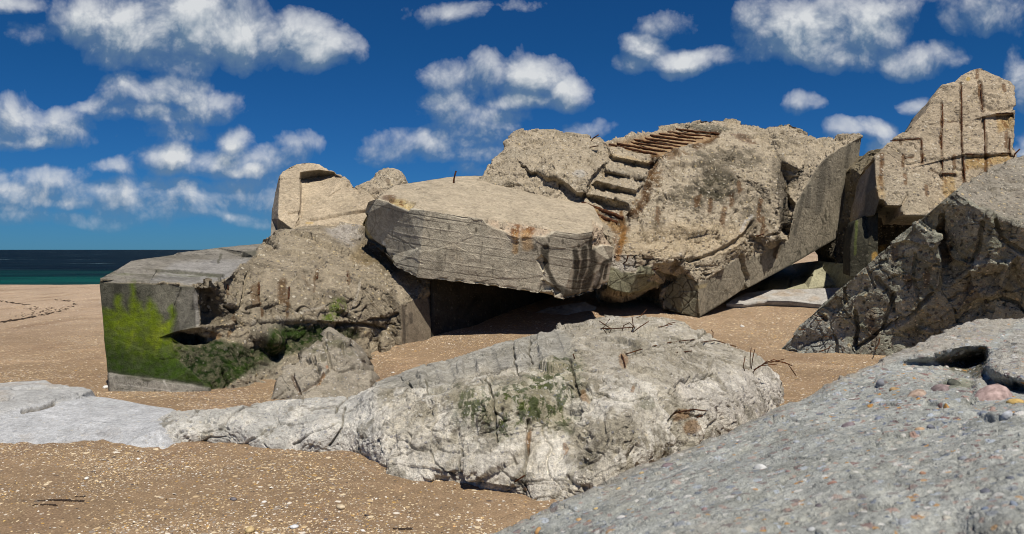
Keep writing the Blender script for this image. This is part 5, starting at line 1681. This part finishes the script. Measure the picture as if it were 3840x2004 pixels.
for pts in ([(1510, 828, 0), (1545, 828, 0), (1600, 826, 0)], [(1655, 824, 0), (1690, 820, .01)], [(1640, 872, 0), (1690, 862, .0), (1745, 856, 0)], [(1765, 860, 0), (1800, 862, .02), (1855, 868, .01)], [(1700, 890, 0), (1740, 885, 0)], [(1575, 893, 0), (1615, 884, .01)],
            [(1708, 1040, .0), (1745, 1036, .01), (1776, 1042, .01)], [(1752, 1052, .0), (1768, 1046, .0)], [(1292, 1218, .01), (1318, 1206, .02)], [(1562, 895, .0), (1568, 905, .01), (1572, 925, 0)]):
    wire(R_pale, pale, pts, .0055)
for foot, devs in (((1528, 838), [(-.05, -.02, .05), (.02, .0, .14)]), ((1530, 838), [(.03, 0, .04), (-.09, 0, .12)]), ((1566, 830), [(.01, -.01, .06), (.07, -.03, .09), (.11, -.05, .05)]), ((1593, 832), [(0, 0, .06), (-.01, .01, .15)]), ((1594, 832), [(.06, 0, .05), (.15, -.01, .11)]),
                   ((1670, 820), [(.05, 0, .03), (.14, 0, .05)]), ((1793, 850), [(0, 0, .06), (-.02, 0, .09)]), ((1886, 925), [(0, 0, .1), (.01, 0, .2)]), ((1888, 925), [(.02, 0, .08), (.04, 0, .18)]), ((1890, 928), [(-.1, -.02, .02), (-.22, -.05, -.03)]), ((1888, 930), [(.08, -.01, .05), (.25, -.02, .07)]),
                   ((1880, 935), [(-.04, 0, .05), (-.02, 0, .15)]), ((1895, 930), [(.1, 0, .06), (.2, 0, .1), (.33, -.02, .06), (.4, -.05, -.05)]), ((1900, 925), [(.08, 0, .04), (.3, .02, .09)]), ((1905, 925), [(.1, 0, .07), (.28, .01, .06), (.36, .0, .02)]), ((1880, 940), [(-.1, 0, .01), (-.2, 0, .02)]),
                   ((1600, 785 + 14), [(.05, 0, .02), (.12, 0, .1)]), ((1440, 905), [(.0, -.01, .05)])):
    free(R_pale, pale, foot, devs, .0048)

# ---------------------------------------------------------------- pale flat slab at the left
fo = [zz(-260, 985, .06), zz(-120, 975, .12), zz(0, 970, .14), zz(40, 966, .15), zz(112, 963, .15), zz(134, 974, .14), zz(196, 976, .13), zz(222, 988, .11), zz(236, 997, .07), zz(256, 998, .08), zz(312, 1007, .09), zz(370, 1019, .10), zz(432, 1028, .11), zz(475, 1046, .13), zz(470, 1085, .05), zz(430, 1145, -.04), zz(380, 1150, -.05), zz(269, 1149, -.05), zz(156, 1160, -.05), zz(70, 1170, -.05), zz(0, 1174, -.05), zz(-260, 1190, -.05)]
fl = [[zz(-260, 1092, .09), zz(0, 1052, .105), zz(60, 1032, .11), zz(134, 1016, .11), zz(190, 1002, .11), zz(236, 997, .07)], [zz(-200, 1020, .15), zz(0, 1005, .15), zz(80, 995, .15), zz(222, 988, .11)]]
fr_ = [[zz(56, 1036, .05)[:2] + (.10,), zz(100, 1027, .05)[:2] + (.14,), zz(132, 1017, .05)[:2] + (.08,)]]


def sh_flat2(c):
    d = .006 * fbm(c.P, 3, 4, 121) + .003 * fbm(c.P, 14, 3, 122)
    up = c.poly([(-270, 1085), (0, 1046), (60, 1030), (134, 1014), (230, 994), (230, 980), (112, 950), (-270, 960)], 4, 6)
    d += up * (.03 + .022 * facets(c.P * [.5, 1.4, 1], 3, 123) + .015 * fbm(c.P * [.4, 1.6, 1], 4, 4, 124))
    for p, w, a in (([(56, 1036), (100, 1028), (134, 1017)], 5, .06), ([(-100, 1020), (0, 1010), (30, 1006)], 5, .03), ([(0, 1010), (20, 1008)], 8, .05), ([(140, 1012), (200, 1000)], 4, .03), ([(30, 985), (120, 980)], 3, .015), ([(0, 1055), (50, 1042)], 3, .015)):
        d -= a * c.stroke(p, w, 4)
    return d


def pt_flat2(c):
    C = tone(c, (.43, .44, .45), 125, .08)
    C = mixc(C, ss(.0, .4, fbm(c.P * [.5, 1, 1], 2.2, 4, 126)) * .35, (.36, .365, .37))
    up = c.poly([(-270, 1085), (0, 1046), (60, 1030), (134, 1014), (230, 994), (230, 980), (112, 950), (-270, 960)], 4, 6)
    C = mixc(C, up * .5, (.32, .315, .29))
    C = mixc(C, ss(.08, .3, fbm(c.P * [.6, 1, 1], 1.6, 5, 128, .6)) * .45, (.34, .28, .21))
    C = mixc(C, ss(.1, .25, fbm(c.P, 5, 4, 129)) * .3, (.30, .30, .30))
    C = mixc(C, c.stroke([(56, 1036), (100, 1028), (134, 1017)], 6, 4) * .7, (.14, .11, .06))
    C = mixc(C, c.stroke([(-260, 1196), (0, 1168), (156, 1156), (269, 1145), (336, 1130)], 16, 10) * ss(-.1, .2, fbm(c.P, 5, 3, 127)) * .6, (.37, .25, .16))
    return C, det(c, .55 - .3 * up, 0, .55)


rock('flat_slab', M_PALE, fo, [zz(400, 1080, .12), zz(350, 1100, .07), zz(120, 1090, .05), zz(250, 1060, .09), zz(-100, 1110, .06)], fl, back=(0, .6, -.4), shrink=.9, res=2.6, shape=sh_flat2, paint=pt_flat2,
     label='smooth pale grey slab lying flat in the sand, left of the mossy pale block', cat='flat slab')

# ---------------------------------------------------------------- small pyramid of rubble by the mossy wall
so_ = [(690, 1005, 8.55), (696, 975, 8.6), (703, 952, 8.75), (711, 928, 8.9), (735, 912, 9.1), (756, 900, 9.2), (761, 886, 9.25), (794, 862, 9.4), (812, 848, 9.5), (827, 838, 9.6), (845, 839, 9.6), (860, 845, 9.6), (884, 866, 9.5), (900, 895, 9.35), (907, 925, 9.2), (926, 946, 9.1), (930, 985, 8.85), (850, 1015, 8.4), (770, 1015, 8.4)]
sp_ = [(800, 930, 8.9), (850, 900, 9.15), (740, 950, 8.75), (870, 960, 8.85), (790, 975, 8.6)]


def sh_small(c):
    P = c.P + .06 * np.stack([gn(c.P, 4, 1), gn(c.P, 4, 2), gn(c.P, 4, 3)], -1)
    d = .07 * (facets(P, 2.8, 131) + .5 * facets(P, 7, 132)) + .03 * fbm(P, 5, 4, 133, .6, True)
    for p, w, a in (([(733, 945), (752, 985), (757, 1000)], 6, .06), ([(757, 995), (800, 960), (830, 935)], 6, .06), ([(815, 862), (830, 915), (845, 935)], 6, .05), ([(790, 905), (806, 950)], 5, .04), ([(860, 870), (870, 910), (895, 930)], 5, .05), ([(850, 940), (880, 930), (905, 935)], 4, .04)):
        d -= a * c.stroke(p, w, 4)
    return d


def pt_small(c):
    C = tone(c, (.33, .295, .235), 134, .2)
    C = mixc(C, ss(.05, .3, fbm(c.P, 4, 4, 135)) * .5, (.20, .18, .13))
    C = mixc(C, c.poly([(760, 890), (830, 840), (900, 900), (870, 920), (800, 900)], 10, 12) * ss(-.05, .2, fbm(c.P, 6, 4, 136)) * .6, (.09, .09, .04))
    C = mixc(C, c.stroke([(757, 995), (800, 965), (815, 945)], 6, 4) * .6, (.27, .14, .05))
    C = mixc(C, c.blob(822, 925, 7, 10, 3) * .7, (.34, .17, .09))
    C = mixc(C, c.stroke([(735, 945), (752, 985)], 7, 4) * .5, (.12, .07, .05))
    return C, det(c, .8, 0, 1)


rock('rubble_block', M_PALE, so_, sp_, back=(.1, .8, -.2), shrink=.75, res=2.2, shape=sh_small, paint=pt_small,
     label='small pyramid-shaped rubble lump leaning at the foot of the mossy wall', cat='rubble')

# ---------------------------------------------------------------- slabs lying in the sand in the gap at the right
g1 = [zz(1900, 722, 0.770), zz(1936, 698, 0.950), zz(1990, 664, 1.230), zz(2056, 656, 1.350), zz(2120, 662, 1.310), zz(2230, 668, 1.310), zz(2230, 718, 0.930), zz(2100, 716, 0.850), zz(2033, 726, 0.790), zz(1930, 730, 0.750)]


def pt_g1(c):
    C = tone(c, (.33, .315, .215), 141, .12)
    C = mixc(C, ss(0, .4, fbm(c.P * [.4, 1, 1], 2.5, 4, 142)) * .4, (.24, .235, .14))
    return C, det(c, .1, 0, .5)


def sh_g1(c):
    d = .01 * fbm(c.P, 3, 4, 143) + .012 * facets(c.P, 1.5, 144)
    d -= .05 * c.stroke([(1984, 718), (1988, 700), (2000, 690)], 5, 3) + .02 * c.stroke([(2000, 700), (2060, 690)], 3, 3)
    return d


rock('fallen_slab', M_ROCK, g1, (), (), back=(0, .5, -.5), shrink=.9, res=3, shape=sh_g1, paint=pt_g1, label='greenish slab in the gap between the biggest ruin and the tall stump', cat='flat slab')
g2 = [zz(1826, 764, 0.560), zz(1850, 748, 0.650), zz(1880, 736, 0.730), zz(1936, 729, 0.780), zz(2100, 724, 0.820), zz(2180, 724, 0.820), zz(2160, 775, 0.500), zz(2067, 766, 0.540), zz(1984, 757, 0.600), zz(1930, 756, 0.605), zz(1870, 764, 0.560)]


def pt_g2(c):
    C = tone(c, (.40, .385, .36), 145, .16)
    C = mixc(C, ss(-.05, .25, fbm(c.P, 2.2, 4, 148)) * .55, (.33, .25, .17))
    return C, det(c, .3, 0, .5)


rock('fallen_slab', M_PALE, g2, (), (), back=(0, .4, -.4), shrink=.9, res=2.6, shape=lambda c: .012 * fbm(c.P, 4, 4, 146), paint=pt_g2, label='low pale concrete strip half buried in sand in front of the greenish slab', cat='flat slab')
g3 = [(1290, 812, 14.0), (1380, 772, 14.6), (1470, 758, 14.8), (1500, 772, 14.7), (1470, 792, 14.3), (1400, 812, 13.7)]
rock('fallen_slab', M_ROCK, g3, (), (), back=(0, .4, -.4), shrink=.9, res=4, shape=lambda c: .02 * fbm(c.P, 3, 4, 147), paint=pt_g2, label='grey slab lying in the deep shadow under the propped slab', cat='flat slab')

# ---------------------------------------------------------------- the pebbly rock in the foreground
oo = [(1110, 1460, 2.65), (1160, 1380, 2.75), (1207, 1336, 2.85), (1280, 1302, 2.95), (1356, 1270, 3.05), (1430, 1232, 3.15), (1504, 1197, 3.25), (1560, 1173, 3.35), (1611, 1153, 3.42), (1717, 1116, 3.6), (1791, 1084, 3.72), (1850, 1056, 3.82), (1897, 1031, 3.9), (1977, 999, 4.05), (2057, 951, 4.2), (2136, 920, 4.35), (2190, 896, 4.45), (2269, 867, 4.6),
      (2322, 835, 4.75), (2360, 821, 4.85), (2391, 811, 4.95), (2428, 796, 5.05), (2455, 790, 5.1), (2482, 787, 5.15), (2575, 786, 5.2), (2760, 800, 5.1), (2900, 1000, 3.6), (2900, 1750, 1.3), (2500, 1850, 1.25), (1700, 1850, 1.5), (1250, 1700, 1.95)]
op = [(1300, 1344, 2.72), (1700, 1344, 2.1), (1500, 1260, 2.85), (1700, 1220, 2.75), (1900, 1150, 2.95), (2100, 1150, 2.6), (2100, 1344, 1.85), (2300, 1000, 3.35), (2300, 1150, 2.45), (2575, 1344, 1.6), (2575, 1150, 2.1), (2575, 1030, 2.7), (2450, 1040, 2.85), (2100, 1020, 3.6), (2000, 1250, 2.3), (2400, 1250, 1.95), (2200, 960, 3.95), (1500, 1344, 2.4)]
orl = [[(2164, 941, -.02), (2190, 932, -.03), (2220, 922, -.04), (2270, 907, -.05), (2332, 903, -.08), (2357, 887, -.12), (2407, 874, -.14), (2482, 868, -.12), (2518, 849, -.07), (2557, 820, -.03)],
       [(2166, 946, .03), (2192, 938, .05), (2222, 929, .08), (2272, 916, .16), (2330, 911, .2), (2362, 908, .3), (2382, 917, .5), (2405, 912, .55), (2432, 919, .7), (2462, 912, .7), (2477, 905, .6)],
       [(2482, 903, -.02), (2499, 886, -.03), (2517, 868, -.03), (2560, 826, -.02)],
       [(2482, 908, -.12), (2497, 930, -.16), (2520, 945, -.17), (2580, 960, -.17), (2700, 975, -.12)], [(2466, 936, .15), (2484, 953, .3), (2512, 964, .34), (2575, 980, .34), (2700, 997, .3)]]
ocr = [([(1310, 1330), (1400, 1298), (1440, 1278), (1500, 1262)], 4, .02), ([(1925, 1080), (1942, 1060), (1944, 1048)], 4, .006), ([(1945, 1062), (1990, 1055), (2010, 1058)], 4, .006), ([(2400, 1050), (2460, 1042), (2530, 1050)], 8, .02), ([(1700, 1160), (1760, 1150), (1800, 1130)], 4, .012), ([(2480, 1058), (2510, 1050)], 10, .03), ([(1520, 1232), (1580, 1210)], 4, .012), ([(2330, 1010), (2380, 1020), (2440, 1010)], 7, .02)]


def sh_fore(c):
    P = c.P
    d = .015 * fbm(P, 2.0, 4, 151) + .010 * facets(P, 5, 152) + .008 * fbm(P, 11, 4, 153) - .010 * ss(.25, .55, fbm(P, 15, 3, 154)) - .007 * ss(.22, .45, fbm(P, 34, 2, 155)) - .006 * ss(.2, .4, fbm(P, 60, 2, 165))
    F1, F2, H, DL = worley(P, 17, 156)
    d += np.where(_r(H, 3) < .16, .008 * np.sqrt(np.clip(1 - (F1 / .5) ** 2, 0, 1)), 0)
    F1, F2, H, DL = worley(P, 36, 157)
    d += np.where(_r(H, 3) < .2, .004 * np.sqrt(np.clip(1 - (F1 / .5) ** 2, 0, 1)), 0)
    G = P @ np.array([[.80, .55, .2], [-.55, .80, 0], [.1, .2, .97]]).T
    d -= .007 * ss(.05, .4, fbm(G * [.3, 1.4, 1.4], 12, 4, 164))
    for p, w, a in ocr:
        d -= a * 1.5 * c.stroke(p, w, 7)
    return d


def pt_fore(c):
    C = tone(c, (.36, .375, .355), 158, .07)
    G = c.P @ np.array([[.80, .55, .2], [-.55, .80, 0], [.1, .2, .97]]).T
    C = mixc(C, ss(-.02, .25, fbm(G * [.28, 1.4, 1.4], 13, 4, 161)) * .5, (.20, .21, .20))
    C = mixc(C, ss(.02, .3, fbm(G * [.28, 1.4, 1.4], 9, 4, 162)) * .45, (.50, .51, .47))
    C = mixc(C, ss(-.05, .3, fbm(c.P, 4, 4, 159)) * .4, (.30, .305, .265))
    C = mixc(C, ss(.1, .4, fbm(c.P, 1.8, 3, 160)) * .4, (.44, .415, .35))
    lip = c.poly([(2164, 938), (2270, 902), (2357, 886), (2482, 866), (2557, 815), (2700, 780), (2480, 770), (2100, 900), (1900, 1010)], 12, 14)
    C = mixc(C, lip * .55, (.36, .315, .255))
    C = mixc(C, c.poly([(2482, 902), (2560, 826), (2700, 830), (2700, 975), (2520, 945)], 6, 8) * .5, (.36, .33, .285))
    C = mixc(C, c.poly([(2345, 905), (2482, 875), (2480, 915), (2470, 950), (2400, 935)], 6, 6) * .8, (.09, .08, .045))  # shade inside the hollow put into the colour
    C = mixc(C, c.blob(2410, 965, 50, 18, 12) * .45, (.17, .18, .09))
    e = c.stroke([(1207, 1336), (1356, 1270), (1504, 1197), (1717, 1116), (1897, 1031), (2136, 920)], 40, 6)
    C = mixc(C, e * .55, (.29, .255, .20))
    cl = c.poly([(2150, 960), (2700, 930), (2700, 1120), (2300, 1110), (2160, 1040)], 60, 40)
    pch = ss(-.15, .3, fbm(c.P, 2.6, 3, 163))
    return C, det(c, np.clip(.6 + .30 * pch + .6 * cl - .3 * lip - .25 * e, 0, 1), 0, 1)


fore = empty('pebbly_rock', W(2100, 1344, 2.2) * [1, 1, 0], 'pebble-studded grey rock filling the near corner, closest to the viewer', 'rock')
R_fore = rock('body', M_FORE, oo, op, (), orl, back=(.5, .7, -1.3), shrink=.95, res=3.2, smooth=(10, 3), shape=sh_fore, paint=pt_fore, parent=fore)


def ico():
    import bmesh
    bm = bmesh.new()
    bmesh.ops.create_icosphere(bm, subdivisions=2, radius=1)
    V = np.array([v.co[:] for v in bm.verts])
    T = np.array([[v.index for v in f.verts] for f in bm.faces], np.int64)
    bm.free()
    return V, T


ICO_V, ICO_T = ico()
PEBM = {}


def pebble_mat(col):
    k = tuple(round(x, 3) for x in col)
    if k not in PEBM:
        m, t, bs = new_mat('pebble_stone')
        tc = t.n('ShaderNodeTexCoord').outputs['Object']
        nd = t.n('ShaderNodeTexNoise')
        t.l(tc, nd.inputs['Vector'])
        nd.inputs['Scale'].default_value = 45
        nd.inputs['Detail'].default_value = 5
        c = ramp(t, nd.outputs[0], [(.3, tuple(x * .55 for x in col)), (.5, col), (.72, tuple(min(1, x * 1.4 + .03) for x in col))], 'LINEAR')
        t.l(c, bs.inputs['Base Color'])
        bs.inputs['Roughness'].default_value = .75
        PEBM[k] = m
    return PEBM[k]


def pebble(name, pos, nrm, r, flat, col, parent=None, seed=0, ang=0.0):
    n = np.asarray(nrm, float)
    n /= np.linalg.norm(n)
    u = np.cross(n, [math.cos(ang), math.sin(ang), .1])
    u /= np.linalg.norm(u)
    w = np.cross(n, u)
    V = ICO_V * (1 + .22 * gn(ICO_V + seed * 3.1, 1.1, seed) + .08 * gn(ICO_V + seed, 3, seed + 1))[:, None]
    P = pos + (V[:, :1] * u * flat[0] + V[:, 1:2] * w * flat[1] + V[:, 2:] * n * flat[2]) * r
    org = np.array(parent['_org']) if parent is not None else np.asarray(pos)
    o = mesh_np(name, P, ICO_T, pebble_mat(col), parent=parent, origin=org)
    if parent is not None:
        o.location = (0, 0, 0)
    return o


PB = [(2362, 978, 24, (.20, .14, .135)), (2376, 974, 14, (.40, .28, .25)), (2404, 966, 17, (.05, .055, .03)), (2300, 995, 26, (.42, .30, .22)), (2250, 978, 11, (.45, .28, .10)), (2490, 1000, 46, (.42, .29, .26)), (2552, 1010, 18, (.58, .38, .09)), (2530, 1043, 17, (.45, .48, .52)), (2285, 927, 10, (.58, .54, .47)), (2210, 968, 14, (.24, .25, .28)),
      (2130, 1070, 16, (.22, .17, .19)), (2340, 1070, 10, (.14, .15, .19)), (2312, 1080, 11, (.40, .25, .13)), (2210, 1050, 13, (.20, .23, .30)), (2205, 1008, 16, (.34, .38, .42)), (1912, 1176, 17, (.62, .63, .62)), (2003, 1110, 8, (.35, .38, .42)), (1678, 1170, 15, (.20, .14, .15)), (1350, 1334, 10, (.45, .24, .06)), (1455, 1306, 7, (.44, .26, .09)),
      (2058, 1270, 10, (.14, .12, .14)), (1560, 1300, 12, (.52, .52, .5)), (1690, 1290, 9, (.16, .14, .17)), (2090, 1215, 11, (.34, .17, .12)), (2320, 1190, 9, (.38, .19, .10)), (2475, 1235, 12, (.10, .11, .15)), (2540, 1200, 10, (.13, .15, .2)), (2475, 1278, 9, (.10, .14, .22)), (2555, 1268, 12, (.16, .20, .27)), (2270, 1310, 14, (.30, .32, .34)), (2170, 1045, 8, (.52, .5, .47)), (2040, 1330, 12, (.40, .42, .43)),
      (1500, 1278, 6, (.5, .36, .12)), (1555, 1228, 7, (.5, .35, .14)), (1612, 1190, 6, (.48, .35, .16)), (1660, 1280, 7, (.14, .17, .23)), (1860, 1110, 6, (.2, .18, .2)), (1770, 1280, 9, (.24, .15, .15)), (2420, 1150, 10, (.2, .22, .26)), (1980, 1185, 7, (.27, .16, .15)), (2380, 1300, 10, (.42, .4, .34)), (1820, 1240, 8, (.38, .38, .37))]
for i, (x, y, r, col) in enumerate(PB):
    p, n = at(R_fore, x, y)
    rr = r * p[1] / FP * 1.05
    pebble('embedded_pebble', p - n * rr * .22, n, rr, (1.2, .9, .66), tuple(.78 * v + .22 * .26 for v in col), fore, i, i * 1.7)

# ---------------------------------------------------------------- shells, gravel, weed and loose stones on the sand
def scatter(n, seed):
    rg = np.random.default_rng(seed)
    u = rg.random(n)
    y = 2.6 * (12.5 / 2.6) ** (u ** 1.15)
    x = (rg.random(n) * 2 - 1) * .72 * y
    P = np.stack([x, y, 0 * x], -1)
    keep = rg.random(n) < (.06 + .94 * ss(-.12, .34, fbm(P, .8, 4, 34)))
    return x[keep], y[keep], rg


x, y, rg = scatter(90000, 5)
z = ground(x, y)
n = len(x)
r = (.0028 + .0055 * rg.random(n) ** 2.5) * np.where(rg.random(n) < .02, 1.9, 1.0)
base = np.array([[1, 0, 0], [.4, .9, 0], [-.6, .75, 0], [-1, -.1, 0], [-.5, -.8, 0], [.55, -.75, 0], [.1, .1, .55], [0, 0, -.5]])
bt = np.array([[0, 1, 6], [1, 2, 6], [2, 3, 6], [3, 4, 6], [4, 5, 6], [5, 0, 6]])
a = rg.random(n) * 6.28
ca, sa = np.cos(a), np.sin(a)
B = base[None] * (r[:, None, None]) * np.stack([.8 + .7 * rg.random(n), .6 + .5 * rg.random(n), .5 + .8 * rg.random(n)], -1)[:, None]
tx, ty = (rg.random(n) - .5) * .9, (rg.random(n) - .5) * .9
Bx = B[..., 0] * ca[:, None] - B[..., 1] * sa[:, None]
By = B[..., 0] * sa[:, None] + B[..., 1] * ca[:, None]
Bz = B[..., 2] + Bx * tx[:, None] + By * ty[:, None]
V = np.stack([Bx + x[:, None], By + y[:, None], Bz + z[:, None] + .2 * r[:, None]], -1).reshape(-1, 3)
T = (bt[None] + (np.arange(n) * 8)[:, None, None]).reshape(-1, 3)
pal = np.array([(.66, .50, .28), (.72, .60, .42), (.78, .74, .66), (.60, .42, .16), (.34, .29, .24), (.12, .10, .09), (.46, .34, .22), (.58, .34, .14), (.40, .40, .40)])
pc = pal[rg.choice(len(pal), n, p=[.2, .2, .14, .1, .12, .07, .1, .03, .04])] * (.75 + .5 * rg.random(n))[:, None]
Cc = np.repeat(pc, 8, 0)
m_, t_, bs_ = new_mat('shell_fragments')
t_.l(t_.n('ShaderNodeAttribute', attribute_name='Col').outputs['Color'], bs_.inputs['Base Color'])
bs_.inputs['Roughness'].default_value = .7
o = mesh_np('shell_gravel', V, T, m_, Cc, smooth=False)
tag(o, 'scattered shell fragments and fine gravel on the near sand', 'gravel', kind='stuff')

# drift weed along old tide lines
m_, t_, bs_ = new_mat('dried_seaweed')
bs_.inputs['Base Color'].default_value = (.05, .035, .026, 1)
VV, TT = [], []
rg = np.random.default_rng(11)


def weed(pts, k, spread, size):
    A = np.array(pts, float)
    seg = np.linalg.norm(np.diff(A, axis=0), axis=1)
    cs = np.concatenate([[0], np.cumsum(seg)])
    for s in rg.random(k) * cs[-1]:
        i = min(np.searchsorted(cs, s) - 1, len(seg) - 1)
        i = max(i, 0)
        f = (s - cs[i]) / seg[i]
        px, py = A[i] + (A[i + 1] - A[i]) * f
        py += (rg.random() - .5) * spread
        px += (rg.random() - .5) * spread * 3
        # place on the sand: walk out until the line of sight meets it
        D = np.linspace(3, 40, 400)
        Wp = W(np.full(400, px), np.full(400, py), D)
        gz = ground(Wp[:, 0], Wp[:, 1])
        hit = np.where(Wp[:, 2] < gz)[0]
        if not len(hit):
            continue
        c0 = Wp[hit[0]]
        c0[2] = gz[hit[0]]
        for _ in range(5):
            L = size * (.5 + rg.random())
            th = rg.random() * 3.1416
            dx = np.array([math.cos(th), math.sin(th) * .8, (rg.random() - .4) * .5]) * L
            c1 = c0 + (rg.random(3) - .5) * [.35, .35, .02] * size * 3
            v, t3 = tube([c1 - dx, c1 + [0, 0, L * .25], c1 + dx], L * .16, 4)
            TT.append(t3 + sum(len(q) for q in VV))
            VV.append(v)


weed([(0, 812), (60, 802), (120, 790), (170, 777), (190, 766), (182, 758), (140, 755)], 120, 3, .028)
weed([(0, 757), (50, 765), (70, 768)], 40, 3, .026)
weed([(60, 780), (100, 775), (108, 784), (130, 782)], 36, 7, .022)
weed([(40, 796), (110, 786), (150, 772)], 40, 12, .022)
weed([(100, 1270), (140, 1268), (200, 1262)], 60, 10, .012)
weed([(1000, 1338), (1025, 1336)], 20, 8, .012)
o = mesh_np('seaweed', np.concatenate(VV), np.concatenate(TT), m_, smooth=True)
tag(o, 'thin dark lines of dried seaweed along the old tide marks', 'seaweed', kind='stuff')


def on_sand(px, py):
    D = np.linspace(2.5, 60, 4000)
    Wp = W(np.full(len(D), px), np.full(len(D), py), D)
    gz = ground(Wp[:, 0], Wp[:, 1])
    k = np.where(Wp[:, 2] < gz)[0][0]
    return np.array([Wp[k, 0], Wp[k, 1], gz[k]])


LOOSE = [('pebble', 266, 976, 8, (.66, .65, .62), 'white pebble lying alone left of the mossy wall foot', 'pebble'), ('pebble', 1273, 1332 - 40, 1, (.5, .45, .35), None, None), ('pebble', 1277 - 420, 1280, 11, (.52, .43, .30), 'tan oval pebble on the sand near the pale mossy block', 'pebble'),
         ('pebble', 628, 1336, 14, (.50, .38, .20), 'largest tan pebble at the bottom edge of the sand', 'pebble'), ('shell', 740, 1330, 10, (.62, .64, .66), 'bluish white shell next to the largest tan pebble', 'shell'), ('pebble', 587, 1258, 8, (.14, .13, .14), 'dark grey pebble in the middle of the open sand', 'pebble'),
         ('shell', 218, 1206, 6, (.72, .68, .60), 'white shell on the sand below the flat pale slab', 'shell'), ('shell', 664, 1264, 6, (.7, .66, .6), 'small white shell right of the dark grey pebble', 'shell'), ('shell', 912, 1344 - 8, 6, (.68, .64, .58), 'white shell at the bottom edge near the pebbly rock', 'shell'),
         ('pebble', 855, 583 + 145, 1, (.3, .3, .3), None, None), ('shell', 988, 998 - 60, 4, (.7, .68, .64), 'white shell in the sunlit sand strip behind the pale block', 'shell'), ('shell', 1866, 822, 5, (.7, .68, .65), 'white shell on the sand in front of the big ruin corner', 'shell'), ('pebble', 728, 975, 0, (.6, .6, .58), None, None),
         ('pebble', 1258, 846 - 300, 0, (.3, .3, .3), None, None)]
for i, (nm, px, py, rr, col, lab, cat) in enumerate(LOOSE):
    if not lab:
        continue
    p = on_sand(px, py)
    R_ = rr * p[1] / FP
    o = pebble(nm, p + [0, 0, R_ * .25], (rg.random() * .2, -.1, 1), R_, (1.2, .85, .5), col, None, 40 + i, i * 2.1)
    tag(o, lab, cat)

for o_ in bpy.data.objects:
    if o_.parent is None and o_.get('label') and not o_.get('kind'):
        o_['kind'] = 'thing'
    if '_org' in o_:
        del o_['_org']
